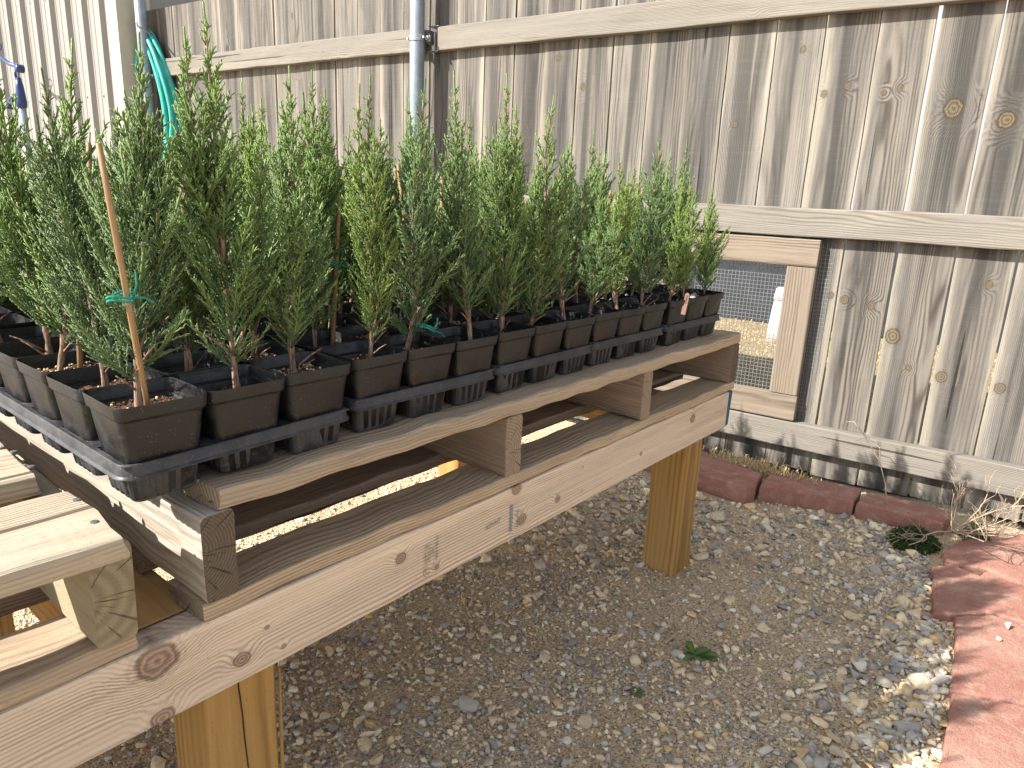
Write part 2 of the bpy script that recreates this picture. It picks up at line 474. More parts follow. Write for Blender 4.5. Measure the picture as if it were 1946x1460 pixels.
N = NT('red concrete paver')
co = N.tc.outputs['Object']
a = N.noise(co, 9, 4, .6); b = N.noise(co, 420, 3, .8); d = N.vor(co, 230)
c = N.mix(N.mr(a, .35, .7), (.32, .15, .115), (.385, .22, .172))
c = N.mix(N.mr(b, .46, .66, 0, .75), c, (.25, .085, .065))
c = N.mix(N.math('MULTIPLY', N.mr(d.outputs['Distance'], .22, .1), N.math('GREATER_THAN', N.sep(d.outputs['Color'])[0], .6)), c, (.52, .38, .32))
c = N.mix(N.mr(N.noise(co, 22, 4, .7), .46, .7, 0, .55), c, (.42, .31, .235))
c = N.mix(N.mr(N.vor(co, 95).outputs['Distance'], .13, .06, 0, .8), c, (.10, .05, .04))
M['paver'] = N.fin(c, .9, N.math('ADD', N.math('MULTIPLY', b, 1.), N.math('MULTIPLY', N.noise(co, 120, 3), 1.2)), .0022, 1., .2)

N = NT('dusty crushed stone bed')
co = N.tc.outputs['Object']
a = N.noise(co, 3.2, 4, .6); b = N.noise(co, 260, 4, .75); d = N.vor(co, 150); e = N.vor(co, 330)
c = N.mix(N.mr(a, .35, .7), (.70, .54, .35), (.58, .43, .265))
ramp = N.sep(d.outputs['Color'])
pc = N.mix(N.mr(ramp[0], .3, .8), (.33, .29, .235), (.62, .53, .39))
c = N.mix(N.mr(d.outputs['Distance'], .42, .25, 0, .75), c, pc)
pc2 = N.mix(N.mr(N.sep(e.outputs['Color'])[1], .2, .8), (.26, .22, .17), (.66, .58, .44))
c = N.mix(N.mr(e.outputs['Distance'], .45, .3, 0, .55), c, pc2)
c = N.mix(N.mr(b, .52, .78, 0, .4), c, (.16, .12, .08))
h = N.math('ADD', N.math('MULTIPLY', N.mr(d.outputs['Distance'], .5, .1), 1.4), N.math('MULTIPLY', N.mr(e.outputs['Distance'], .5, .1), .8))
h = N.math('ADD', h, b)
M['ground'] = N.fin(c, .97, h, .0035, 1., .15)
N = NT('crushed stone')
c0 = attr_col(N)
co = N.tc.outputs['Object']
n = N.noise(co, 120, 4, .7)
c = N.mix(N.mr(n, .35, .7, 0, .45), c0, N.mix(1.0, c0, (.6, .56, .5), 'MULTIPLY'))
c = N.mix(N.mr(N.noise(co, 60, 3), .45, .7, 0, .5), c, (.56, .46, .32))
M['stone'] = N.fin(c, .9, n, .0012, 1., .2)
N = NT('dry lawn')
co = N.tc.outputs['Object']
n = N.noise(co, 8, 5, .7); n2 = N.noise(co, 90, 4, .7)
c = N.mix(N.mr(n, .35, .65), (.46, .37, .22), (.33, .27, .15)); c = N.mix(N.mr(n2, .45, .7), c, (.24, .19, .11))
M['lawn'] = N.fin(c, .95, n2, .02, 1., .15)
N = NT('dry straw')
M['straw'] = N.fin(N.mix(N.noise(N.tc.outputs['Object'], 12, 2), (.58, .44, .24), (.40, .29, .15)), .8)
N = NT('dead twig bark')
M['twig'] = N.fin(N.mix(N.noise(N.tc.outputs['Object'], 60, 3), (.50, .40, .29), (.25, .175, .12)), .85)
N = NT('weed leaf')
c0 = attr_col(N)
N.fin(c0, .5)
M['weed'] = N.m
tr = N.t.nodes.new('ShaderNodeBsdfTranslucent'); ms = N.t.nodes.new('ShaderNodeMixShader'); ms.inputs[0].default_value = .3
N.l(c0, tr.inputs[0]); N.t.links.new(N.b.outputs[0], ms.inputs[1]); N.t.links.new(tr.outputs[0], ms.inputs[2]); N.t.links.new(ms.outputs[0], N.out.inputs[0])

# ------------------------------------------------------------------ ground
PHI = -0.1012
FX = 2.365
D = Vector((math.sin(PHI), math.cos(PHI), 0)); NF = Vector((-math.cos(PHI), math.sin(PHI), 0))
def fw(s, off, z): return Vector((FX, 0, 0)) + D*s + NF*off + Vector((0, 0, z))

def gz(x, y):
    q = (x, y, 0)
    z = .010*vn(q, 1.7) + .006*vn(q, 5, 3) + .003*vn(q, 14, 8)
    e = (x-1.15)*.13 + (-.588)                     # line of the paver edge
    d = y-e
    z += .016*math.exp(-(d/.11)**2)             # slight dip where coarse stone lies by the pavers
    return z - .004

xs = np.concatenate([[-120, -30, -8, -3, -1.5], np.arange(-.8, 3.0, .022), [3.3, 4, 6, 12, 30, 120]])
ys = np.concatenate([[-120, -30, -8, -3, -1.6], np.arange(-1.1, 2.2, .022), [2.6, 3.2, 4.5, 8, 20, 60, 120]])
V = []
for yy in ys:
    for xx in xs:
        V.append((xx, yy, gz(xx, yy) if (-.8 < xx < 3 and -1.1 < yy < 2.2) else -.006))
nx_ = len(xs)
idx = np.arange(len(V)).reshape(len(ys), nx_)
Fg = np.stack([idx[:-1, :-1].ravel(), idx[:-1, 1:].ravel(), idx[1:, 1:].ravel(), idx[1:, :-1].ravel()], 1)
me = pymesh('ground', V, Fg, smooth=True)
tag(mesh_obj('ground', me, (M['ground'],)), kind='structure')
# neighbour's lawn beyond the fence
V = []; Fc = []
c = [fw(-9, -.12, .012), fw(6, -.12, .012), fw(6, -40, .012), fw(-9, -40, .012)]
me = pymesh('lawn', [tuple(v) for v in c], [(0, 3, 2, 1)])
tag(mesh_obj('lawn', me, (M['lawn'],)), kind='structure')

# ------------------------------------------------------------------ crushed stone
def ico(sub):
    bm = bmesh.new(); bmesh.ops.create_icosphere(bm, subdivisions=sub, radius=1)
    v = np.array([q.co[:] for q in bm.verts]); f = np.array([[a.index for a in q.verts] for q in bm.faces]); bm.free()
    return v, f
ICO1, ICO2, ICO3 = ico(1), ico(2), ico(3)
PAL = np.array([(.68, .56, .38), (.60, .48, .32), (.27, .255, .235), (.37, .345, .31), (.72, .66, .54), (.60, .43, .22), (.44, .41, .36), (.34, .31, .27), (.56, .51, .42), (.21, .195, .18)])
PW = np.array([.2, .16, .1, .12, .06, .06, .1, .06, .1, .04]); PW = PW/PW.sum()

def rot_mats(n, tilt=.5):
    a = rng.uniform(0, 2*math.pi, n); b = rng.normal(0, tilt, n); c = rng.normal(0, tilt, n)
    def m(ax, t):
        R = np.zeros((n, 3, 3)); i, j, k = [(1, 2, 0), (2, 0, 1), (0, 1, 2)][ax]
        R[:, k, k] = 1; R[:, i, i] = np.cos(t); R[:, j, j] = np.cos(t); R[:, i, j] = -np.sin(t); R[:, j, i] = np.sin(t)
        return R
    return m(2, a) @ m(0, b) @ m(1, c)

def stones(pos, size, base, planes=6, tilt=.35, flat=(.35, .75)):
    n = len(pos); bv, bf = base
    v = np.repeat(bv[None], n, 0)
    for _ in range(planes):
        nr = rng.normal(size=(n, 3)); nr /= np.linalg.norm(nr, axis=1, keepdims=True)
        d = rng.uniform(.2, .72, n)
        dot = np.einsum('nvk,nk->nv', v, nr)
        v = v - nr[:, None, :]*np.maximum(0, dot-d[:, None])[..., None]
    v = v + rng.normal(0, .03, v.shape)
    s = np.stack([np.ones(n), rng.uniform(.55, .95, n), rng.uniform(flat[0], flat[1], n)], 1)
    v = v*s[:, None, :]*size[:, None, None]
    v = np.einsum('nij,nvj->nvi', rot_mats(n, tilt), v) + pos[:, None, :]
    col = np.minimum(.82, PAL[rng.choice(len(PAL), n, p=PW)]*rng.uniform(.85, 1.38, (n, 1)))
    cv = np.repeat(col[:, None, :], bv.shape[0], 1).reshape(-1, 3)
    fs = (bf[None]+(np.arange(n)*bv.shape[0])[:, None, None]).reshape(-1, 3)
    return v.reshape(-1, 3), fs, cv

def paver_edge(x): return -.588 + (x-1.15)*.095 if x < 1.72 else -.487 + (x-1.72)*.18
def sample_ground(n, prob):
    P = []
    while len(P) < n:
        x = rng.uniform(.25, 2.38); y = rng.uniform(-.72, 1.75)
        if y < paver_edge(x)+.004 and x > 1.0: continue
        if y > -.43 and x > (2.05 if y > .09 else (2.20-(y+.19)*.34 if y > -.19 else 2.21)): continue
        if rng.random() < prob(x, y): P.append((x, y, gz(x, y)))
    return np.array(P)
def near_edge(x, y): return math.exp(-((y-paver_edge(x))/.13)**2)
def sandy(x, y): return 1-.8*math.exp(-(((x-1.45)/.28)**2+((y+.08)/.16)**2))
parts = []
def plan_small(x, y): return min(1, (.45+.55*max(0, .5+1.2*vn((x, y, 0), 6, 2)))*sandy(x, y))*(1 if y < .6 else .5)
P = sample_ground(36000, plan_small); S = np.exp(rng.normal(math.log(.0038), .38, len(P))); P[:, 2] += S*.15
parts.append(stones(P, S, ICO1, 4, .5, (.4, .85)))
def plan_mid(x, y): return min(1, (.25+.55*near_edge(x, y)+.3*max(0, vn((x, y, 1), 5, 4)))*sandy(x, y))*(1 if y < .5 else .35)
P = sample_ground(7000, plan_mid); S = np.exp(rng.normal(math.log(.0080), .28, len(P))); P[:, 2] += S*.22
parts.append(stones(P, S, ICO2, 7, .3))
def plan_big(x, y): return .08 + 1.0*near_edge(x, y) + (.5 if x > 1.75 else 0)*(.4+vn((x, y, 3), 4)) + (.3 if (x > 1.4 and y > .1 and y < .45) else 0)
P = sample_ground(1700, lambda x, y: min(1, plan_big(x, y))*(1 if y < .5 else .3)); S = np.exp(rng.normal(math.log(.0155), .26, len(P))); P[:, 2] += S*.2
parts.append(stones(P, S, ICO2, 8, .25))
off = 0; VV = []; FF = []; CC = []
for v, f, c in parts:
    VV.append(v); FF.append(f+off); CC.append(c); off += len(v)
me = pymesh('gravel', np.concatenate(VV), np.concatenate(FF), col=np.concatenate(CC))
tag(mesh_obj('gravel', me, (M['stone'],)), 'loose grey and tan crushed stone spread under and before the bench', 'gravel', kind='stuff')

# the larger stones one can pick out
ROCKS = [  # x, y, r, rz, colour, label
    (1.335, -.525, .030, .5, (.62, .57, .47), 'largest cream rock lying against the edge of the red paver'),
    (1.262, -.497, .033, 2.2, (.40, .385, .35), 'long grey brown rock in the gravel below the cream rock'),
    (1.475, -.462, .026, .2, (.31, .325, .35), 'broad flat blue grey rock in the coarse gravel'),
    (1.402, -.355, .022, 2.6, (.50, .43, .33), 'tan rounded rock between the leafy weed and the pavers'),
    (1.408, -.405, .020, 1.2, (.33, .34, .36), 'pale blue grey rock beside the tan rounded rock'),
    (1.126, -.405, .021, 1.9, (.34, .36, .40), 'pale blue angular rock near the bottom of the photo'),
    (1.158, -.447, .021, .1, (.45, .385, .29), 'brown blocky rock beside the pale blue angular rock'),
    (1.268, -.538, .022, 2.0, (.36, .385, .42), 'pointed blue grey rock squeezed next to the paver edge'),
    (1.90, -.425, .019, .3, (.55, .48, .36), 'cream wedge rock by the corner of the far paver'),
    (1.575, -.49, .017, .7, (.58, .56, .52), 'white rock in the corner where two pavers step back'),
    (1.40, -.455, .024, 1.0, (.47, .42, .34), 'beige rock with cut faces among the coarse gravel'),
    (1.345, -.405, .021, 2.4, (.44, .41, .36), 'squarish taupe rock left of the beige rock with cut faces'),
    (1.761, -.623, .013, .6, (.72, .70, .66), 'white chip of stone lying on top of the red paver'),
    (1.693, -.613, .009, .2, (.62, .55, .42), 'small cream pebble lying on top of the red paver'),
]
for i, (x, y, rr, rz, colr, lab) in enumerate(ROCKS):
    v, f, c = stones(np.array([[0, 0, 0.]]), np.array([rr]), ICO3, 9, .12, (.45, .6))
    c[:] = colr
    me = pymesh('rock', v, f, col=c)
    z0 = .0362 if i >= 12 else gz(x, y)+.001
    zmin = v[:, 2].min()
    ob = mesh_obj('rock', me, (M['stone'],))
    ob.location = (x, y, z0-zmin-(.0 if i >= 12 else rr*.18))
    ob.rotation_euler = (0, 0, rz)
    tag(ob, lab, 'rock', 'larger rocks on the gravel' if i < 12 else 'stone chips on the pavers')

# ------------------------------------------------------------------ pavers
def prism(name, poly, z0, z1, mat, lab, bev=.008, cat='paver', group=None, rough=.0025):
    bm = bmesh.new()
    pts = []
    n = len(poly)
    for i in range(n):                                   # split edges so that they can be uneven
        a = Vector(poly[i]).to_3d(); b = Vector(poly[(i+1) % n]).to_3d()
        k = max(1, int((b-a).length/.03))
        for j in range(k): pts.append(a.lerp(b, j/k))
    cx = sum(p.x for p in pts)/len(pts); cyy = sum(p.y for p in pts)/len(pts)
    vs = [bm.verts.new((p.x-cx+rough*vn(p, 30), p.y-cyy+rough*vn(p, 30, 4), 0)) for p in pts]
    f = bm.faces.new(vs)
    ext = bmesh.ops.extrude_face_region(bm, geom=[f])
    top = [e for e in ext['geom'] if isinstance(e, bmesh.types.BMVert)]
    for v in top: v.co.z = z1-z0
    bmesh.ops.recalc_face_normals(bm, faces=bm.faces)
    te = [e for e in bm.edges if all(abs(v.co.z-(z1-z0)) < 1e-5 for v in e.verts) and len(e.link_faces) == 2]
    bmesh.ops.bevel(bm, geom=te, offset=bev, segments=3, affect='EDGES', profile=.6)
    for v in bm.verts:
        if v.co.z > .01: v.co += Vector((vn(v.co, 40, 1), vn(v.co, 40, 2), vn(v.co, 40, 3)))*rough*.8
    me = bpy.data.meshes.new(name); bm.to_mesh(me); bm.free()
    me.polygons.foreach_set('use_smooth', [False]*len(me.polygons))
    ob = mesh_obj(name, me, (mat,))
    ob.location = (cx, cyy, z0)
    return tag(ob, lab, cat, group)
G1 = 'red concrete pavers edging the gravel'
prism('paver', [(1.427, -0.567), (1.115, -0.591), (0.969, -0.599), (0.969, -0.943), (1.563, -0.943), (1.484, -0.678)], -.03, 0.035, M['paver'], 'nearest red paver in the bottom right corner', group=G1)
prism('paver', [(1.434, -0.563), (1.625, -0.545), (1.734, -0.527), (1.802, -0.586), (1.825, -0.703), (1.865, -0.943), (1.571, -0.943), (1.49, -0.68)], -.03, 0.036, M['paver'], 'red paver carrying the white stone chip', group=G1)
prism('paver', [(1.717, -0.487), (1.972, -0.442), (2.011, -0.495), (2.002, -0.542), (2.037, -0.549), (2.006, -0.661), (1.979, -0.943), (1.872, -0.943), (1.834, -0.703), (1.811, -0.578), (1.738, -0.519)], -.03, 0.034, M['paver'], 'red paver with a notched corner in the middle of the right edge', group=G1)
prism('paver', [(2.026, -0.463), (2.084, -0.445), (2.29, -0.512), (2.37, -0.59), (2.37, -0.943), (1.987, -0.943), (2.013, -0.661), (2.044, -0.553), (2.019, -0.495)], -.03, 0.037, M['paver'], 'red paver under the bare twigs beneath the fence', group=G1)
G2 = 'red edging blocks along the fence'
prism('edging_block', [(2.203, -.196), (2.226, -.425), (2.345, -.43), (2.325, -.20)], -.03, .056, M['paver'], 'red edging block beside the green mat weed', .012, 'edging block', G2)
prism('edging_block', [(2.112, .070), (2.165, -.075), (2.200, -.188), (2.322, -.18), (2.29, -.02), (2.24, .085)], -.03, .058, M['paver'], 'red edging block with the black joint crack at its end', .012, 'edging block', G2)
prism('edging_block', [(2.085, .335), (2.062, .21), (2.052, .088), (2.10, .078), (2.215, .10), (2.235, .22), (2.25, .35)], -.03, .059, M['paver'], 'red edging block next to the bench leg below dry grass', .012, 'edging block', G2)
prism('edging_block', [(2.10, .60), (2.09, .345), (2.255, .36), (2.26, .61)], -.03, .057, M['paver'], 'red edging block farthest along the fence behind the bench leg', .012, 'edging block', G2)

# ------------------------------------------------------------------ fence
FR = math.atan2(D.y, D.x)
fence = empty('wooden_fence', (FX, 0, 0), FR, 'tall weathered board fence with three rails on steel pipe posts', 'fence')
HS = (.162, .50); HZ = (.302, .722)      # opening of the hatch
edges = []
s = -2.0
known = {-.57: None}
while s < 4.0:
    edges.append(s); s += .1478 if s < 1.0 else .1435
# align with the measured joints
joints = [-.739, -.592, -.446, -.298, -.146, .004, .1535, .299, .4465, .587, .726, .868, 1.010, 1.153, 1.297, 1.440, 1.583, 1.725, 1.868, 2.011, 2.154, 2.297, 2.440, 2.583, 2.726, 2.869, 3.012, 3.155, 3.298, 3.441, 3.584, 3.727, 3.87]
joints = [-.739-.148*k for k in range(8, 0, -1)] + joints
pick_var = []
for i in range(len(joints)-1):
    a, b = joints[i], joints[i+1]
    gapw = .0028 if a > .2 else (.0042 if a > -.05 else .0068)
    gapw *= random.uniform(.6, 1.3)
    w = (b-a)-gapw
    lean = random.uniform(-.004, .004)
    mine = [(z, s_-(a+b)/2, r) for (s_, z, r) in FK if a < s_ < b]
    segs = [(.028+random.uniform(-.008, .01), 1.83)]
    if b > HS[0]+.01 and a < HS[1]-.01:
        segs = [(.03, HZ[0]-.03), (HZ[1]+.03, 1.83)]
    for (z0, z1) in segs:
        ks = [(z-z0, y, r) for z, y, r in mine if z0 < z < z1]
        pm = picket_mat('knotty pine picket', 1 if len(ks) == 1 else 0, ks, 1.0) if ks else PMATS[random.choice((0, 0, 1, 2))]
        board('picket', ((a+b)/2, -.038-.0085+random.uniform(-.0012, .0012), z0), (lean, 0, 1), (1, 0, 0), z1-z0, w, .016,
              (pm, M['end']), fence, nx=14, bev=.002, rough=.0016)
for (z1, s0, s1) in ((.207, -1.8, 1.645), (.911, -1.8, 1.645), (1.560, -1.8, 1.655), (.205, 1.78, 3.74), (.905, 1.78, 3.74), (1.562, 1.742, 3.655)):
    board('rail', (s0, -.019, z1-.0445), (1, 0, random.uniform(-.001, .001)), (0, 0, 1), s1-s0, .089, .0375, (M['rail'], M['end']), fence, nx=34, bev=.004, rough=.0022)
def pipe_post(s, o, zt, r=.03):
    V = []; Fc = []
    tube_vf([(s, o, -.05), (s, o, .6), (s, o, 1.2), (s, o, zt), (s, o, zt+.006), (s, o, zt+.016)], [r, r, r, r, r*.8, r*.2], 28, V, Fc)
    return mesh_obj('pipe_post', pymesh('pipe_post', V, Fc, smooth=True), (M['galv'],), fence)
pp = pipe_post(1.722, .045, 1.93)
pp2 = pipe_post(3.745, .045, 1.915)
for (s, z, par) in ((1.722, 1.512, pp), (3.745, 1.47, pp2), (1.722, .87, pp)):
    V = []; Fc = []
    tube_vf([(s, .045, z-.013), (s, .045, z-.012), (s, .045, z+.012), (s, .045, z+.013)], [.031, .0335, .0335, .031], 28, V, Fc)
    for e in (-1, 1): box_vf(s+e*.031, s+e*.052, .020, .0275, z-.012, z+.012, V, Fc)
    br = mesh_obj('pipe_clamp', pymesh('pipe_clamp', V, Fc), (M['galvd'],), par)
    for e in (-1, 1):
        V = []; Fc = []
        tube_vf([(s+e*.043, .012, z), (s+e*.043, .0275, z), (s+e*.043, .0276, z), (s+e*.043, .0365, z), (s+e*.043, .0366, z), (s+e*.043, .058, z)], [.0048, .0048, .0095, .0095, .0048, .0048], 8, V, Fc)
        mesh_obj('bolt', pymesh('bolt', V, Fc), (M['galvd'],), par)
# steel bracket holding the right hand rail ends
for z in (1.5155, .8665):
    V = []; Fc = []
    box_vf(1.6465, 1.70, -.0355, -.0325, z-.048, z+.048, V, Fc)
    box_vf(1.648, 1.70, -.0325, .002, z+.0455, z+.048, V, Fc)
    box_vf(1.648, 1.70, -.0325, .002, z-.048, z-.0455, V, Fc)
    box_vf(1.6585, 1.6615, -.0325, .010, z-.045, z+.02, V, Fc)
    box_vf(1.685, 1.702, -.0325, .016, z-.02, z+.03, V, Fc)
    mesh_obj('rail_bracket', pymesh('rail_bracket', V, Fc), (M['galvd'],), fence)

# hatch with wire mesh
hatch = empty('wire_mesh_hatch', tuple(fw(.33, 0, .21)), FR, 'low wooden framed hatch with wire mesh let into the fence', 'hatch')
def hb(o, ax, ay, L, w, seed=0): return board('frame_board', o, ax, ay, L, w, .0375, (M['hatchw'], M['end']), hatch, nx=14, bev=.005, rough=.0012)
c0 = .33; z0 = .21
hb((.072-c0, -.0185, .770-z0), (1, 0, 0), (0, 0, 1), .52, .087)
hb((.071-c0, -.0180, .2555-z0), (1, 0, 0), (0, 0, 1), .52, .087)
hb((.117-c0, -.0190, .3015-z0), (0, 0, 1), (1, 0, 0), .423, .091)
hb((.545-c0, -.0190, .3015-z0), (0, 0, 1), (1, 0, 0), .423, .091)
V = []; Fc = []
st = .0127
xx = .030-c0
while xx < .61-c0:
    box_vf(xx-.0007, xx+.0007, -.0377, -.0363, .24-z0, .80-z0, V, Fc); xx += st
zz = .245-z0
while zz < .80-z0:
    box_vf(.030-c0, .61-c0, -.0391, -.0377, zz-.0007, zz+.0007, V, Fc); zz += st
# pull the sheet forward of the pickets beside the stile
V = [(a, b+.0095 if False else b, c) for a, b, c in V]
tag(mesh_obj('wire_mesh', pymesh('wire_mesh', V, Fc), (M['wire'],), hatch))

# ------------------------------------------------------------------ metal shed
shed = empty('metal_shed', tuple(fw(3.83, .10, 0)), FR, 'off white ribbed metal shed beyond the fence corner', 'shed')
def panel(name, L, H, pitch, first, parent, Mx):
    pr = [(0, 0)]
    x = first
    while x < L-.05:
        pr += [(x-.032, 0), (x-.017, .024), (x+.017, .024), (x+.032, 0)]
        for k in (1, 2, 3):
            xm = x+pitch*k/4
            if xm+.01 < L: pr += [(xm-.007, 0), (xm-.0035, .0028), (xm+.0035, .0028), (xm+.007, 0)]
        x += pitch
    pr.append((L, 0))
    V = [(a, b, z) for z in (0, H) for a, b in pr]
    n = len(pr)
    Fc = [(i, i+1, n+i+1, n+i) for i in range(n-1)]
    me = pymesh(name, V, Fc)
    bm = bmesh.new(); bm.from_mesh(me)
    bmesh.ops.recalc_face_normals(bm, faces=bm.faces)
    r = bmesh.ops.extrude_face_region(bm, geom=bm.faces[:])
    for v in [e for e in r['geom'] if isinstance(e, bmesh.types.BMVert)]: v.co.y -= .004
    bmesh.ops.recalc_face_normals(bm, faces=bm.faces)
    bm.to_mesh(me); bm.free()
    return mesh_obj(name, me, (M['siding'],), parent, Mx)
panel('wall_panel', 4.0, 2.7, .190, .165, shed, Matrix.Translation((.05, 0, 0)))
V = []; Fc = []
box_vf(0, .105, .004, .034, 0, 2.72, V, Fc)
box_vf(0, .028, -.16, .0035, 0, 2.72, V, Fc)
mesh_obj('corner_trim', pymesh('corner_trim', V, Fc), (M['trim'],), shed)
V = []; Fc = []
box_vf(.03, 4.05, -3.0, -.008, 0, 2.68, V, Fc)
mesh_obj('wall', pymesh('wall', V, Fc), (M['siding'],), shed)
V = []; Fc = []
box_vf(-.1, 4.2, -3.1, .15, 2.73, 2.80, V, Fc)
mesh_obj('roof', pymesh('roof', V, Fc), (M['roof'],), shed)
V = []; Fc = []
tube_vf([(0, .0, 0), (0, .004, 0), (0, .007, 0)], [.006, .0055, .003], 6, V, Fc)
sme = pymesh('screw', V, Fc); sme.materials.append(M['screw'])
for zr in (1.37, 1.94):
    for k in range(8):
        o = bpy.data.objects.new('screw', sme); link(o, shed); o.location = (.05+.165+.190*k+.066, .0, zr-.0*k)

# ------------------------------------------------------------------ hose on the corner post
V = []; Fc = []
pts = []
cs, czz = 3.755, 1.36
turns = 7
for i in range(turns*36+1):
    t = i/36; th = 2*math.pi*t
    k = int(t); rr = np.random.RandomState(k+3)
    wv = .215+rr.uniform(-.05, .04); hb_ = .36+rr.uniform(-.05, .06)
    kk = (1-math.cos(th))/2                               # 0 at the top, 1 at the bottom
    xw = math.sin(th)*wv*(.45+.75*kk)
    zz = 1.71 - hb_*2*kk*.97 - .012*k*(1-kk)
    pts.append((cs + xw*1.0 + .03*(1-kk)*0, .02+.014*math.sin(th*1+k)+.006*k-.02*(k % 3)*.5-.012, zz))
tube_vf(pts, .0135, 10, V, Fc)
hz = empty('garden_hose', tuple(fw(0, 0, 0)), FR, 'coiled teal green garden hose hanging on the corner pipe post', 'garden hose')
mesh_obj('coil', pymesh('coil', V, Fc, smooth=True), (M['hose'],), hz)
tube('hook', [(3.72, .01, 1.66), (3.70, .02, 1.69), (3.69, .06, 1.695), (3.69, .10, 1.71), (3.69, .105, 1.74)], .005, M['galvd'], hz)

# ------------------------------------------------------------------ yard hydrant
hy = empty('yard_hydrant', tuple(fw(4.70, .30, 0)), FR, 'navy headed yard hydrant on a pale pipe before the metal shed', 'hydrant')
tube('riser_pipe', [(0, 0, -.03), (0, 0, .7), (0, 0, 1.31)], .021, M['galv'], hy, 14)
V = []; Fc = []
tube_vf([(0, 0, 1.30), (0, 0, 1.33), (0, 0, 1.42), (0, 0, 1.47)], [.027, .030, .022, .014], 12, V, Fc)
tube_vf([(0, 0, 1.35), (.05, .02, 1.36), (.085, .03, 1.33), (.09, .032, 1.29)], [.017, .017, .016, .018], 10, V, Fc)
mesh_obj('spout_head', pymesh('spout_head', V, Fc, smooth=True), (M['navy'],), hy)
tube('lift_rod', [(0, 0, 1.45), (0, 0, 1.55)], .006, M['galv'], hy)
V = []; Fc = []
tube_vf([(.0, .0, 1.40), (.03, 0, 1.49), (-.02, 0, 1.53), (.10, .0, 1.555), (.20, 0, 1.60)], [.009, .011, .013, .012, .010], 8, V, Fc)
tube_vf([(-.03, -.02, 1.52), (-.03, .02, 1.52)], .024, 14, V, Fc)
tube_vf([(.20+.022*math.cos(a), 0, 1.66+.022*math.sin(a)) for a in [2*math.pi*i/14 for i in range(15)]], .004, 6, V, Fc)
mesh_obj('handle', pymesh('handle', V, Fc, smooth=True), (M['navy'],), hy)

# ------------------------------------------------------------------ bench
ZB, ZT = .3846, .4749
bench = empty('bench_frame', (0, 0, 0), 0, 'long timber bench frame with grey front beam on yellow posts', 'bench frame')
bm_front = board('beam', (BX0, .019, (ZB+ZT)/2), (1, 0, 0), (0, 0, 1), 1.592-BX0, .0893, .037, (M['beam'], M['end']), bench, nx=160, bev=.0035, rough=.0009)
bm_front['label'] = 'grey front beam with knots and faded lumber stamps'
board('beam', (BX0, .94, (ZB+ZT)/2), (1, 0, 0), (0, 0, 1), 1.59-BX0, .0885, .037, (M['rail'], M['end']), bench, nx=20, bev=.0035, rough=.0009)
tb = board('end_board', (1.6035, .0025, (ZB+ZT)/2+.0008), (0, 1, 0), (0, 0, 1), .052, .0885, .0205, (M['teal'], M['teal']), bench, nx=10, bev=.002)
tb['label'] = 'teal painted end board'
for cx, w in ((.262, .085), (1.44, .085), (-.75, .085)):
    board('cross_member', (cx, .040, ZT-.0455), (0, 1, 0), (1, 0, 0), .878, w, .088, (M['cross'], M['end']), bench, nx=12)
for (px_, py_) in ((.3065, .0485), (1.4965, .0485), (-.80, .0485), (.22, .80), (1.4965, .80), (-.80, .80)):
    board('post', (px_+.0445, py_+.0445, -.03), (0, 0, 1), (1, 0, 0), ZB+.03-.0008 + (.0 if px_ > .25 else 0), .089, .089, (M['post'], M['end']), bench, nx=16, bev=.004, rough=.0008)
# splinter and drying crack on the near post are real slivers
board('splinter', (.3965, .0475, .10), (.012, -.01, 1), (1, 0, 0), .24, .006, .003, (M['post'], M['end']), bench, nx=6, bev=.001, taper=-.7)
V = []; Fc = []
cp = [(.347, .0478, .375), (.3475, .0478, .34), (.350, .0478, .30), (.3505, .0478, .27), (.3535, .0478, .21), (.356, .0478, .12), (.357, .0478, .05)]
for a, b in zip(cp[:-1], cp[1:]):
    box_vf(0, 0, 0, 0, 0, 0, V, Fc)
    V[-8:] = [(a[0]-.0007, .0474, a[2]), (a[0]+.0007, .0474, a[2]), (a[0]+.0007, .0480, a[2]), (a[0]-.0007, .0480, a[2]),
              (b[0]-.0007, .0474, b[2]), (b[0]+.0007, .0474, b[2]), (b[0]+.0007, .0480, b[2]), (b[0]-.0007, .0480, b[2])]
mesh_obj('crack', pymesh('crack', V, Fc), (M['black'],), bench)

# lumber stamps on the front beam
def text(s, x, z, size, mat, rot=math.pi/2, parent=bench, name='stamp', shear=0.):
    cu = bpy.data.curves.new(name, 'FONT'); cu.body = s; cu.size = size; cu.resolution_u = 2; cu.shear = shear
    cu.align_x = 'LEFT'; cu.align_y = 'CENTER'; cu.materials.append(mat)
    tmp = bpy.data.objects.new(name, cu); COL.objects.link(tmp)
    dg = bpy.context.evaluated_depsgraph_get()
    me = bpy.data.meshes.new_from_object(tmp.evaluated_get(dg))
    bpy.data.objects.remove(tmp)
    o = bpy.data.objects.new(name, me); link(o, parent)
    # face -Y, writing runs upward when rot = 90 degrees
    c, s_ = math.cos(rot), math.sin(rot)
    o.matrix_local = Matrix(((c, -s_, 0, x), (0, 0, -1, -.0014), (s_, c, 0, z), (0, 0, 0, 1)))
    return o
text('S-DRY-12', .5975, .4165, .0075, M['stampink'])
text('STUD 12', .6040, .418, .0075, M['stampink'])
text('2 SPF', .6110, .424, .0065, M['stampink'])
text('HEM FIR-N', .6185, .416, .0080, M['stampink'])
text('98', .6105, .4045, .0055, M['stampink'])
text('HT', .5985, .4025, .0070, M['stampink'])
text('A02-101-', .7935, .4030, .0085, M['stampink'])
text('KD-HT', .7180, .428, .0110, M['stampink'], rot=.06, shear=.3)
text('12', .9735, .405, .0075, M['stampink'])
text('36', .9700, .4515, .0075, M['stampink'])
V = []; Fc = []
zz = .402; rb = random.Random(4)
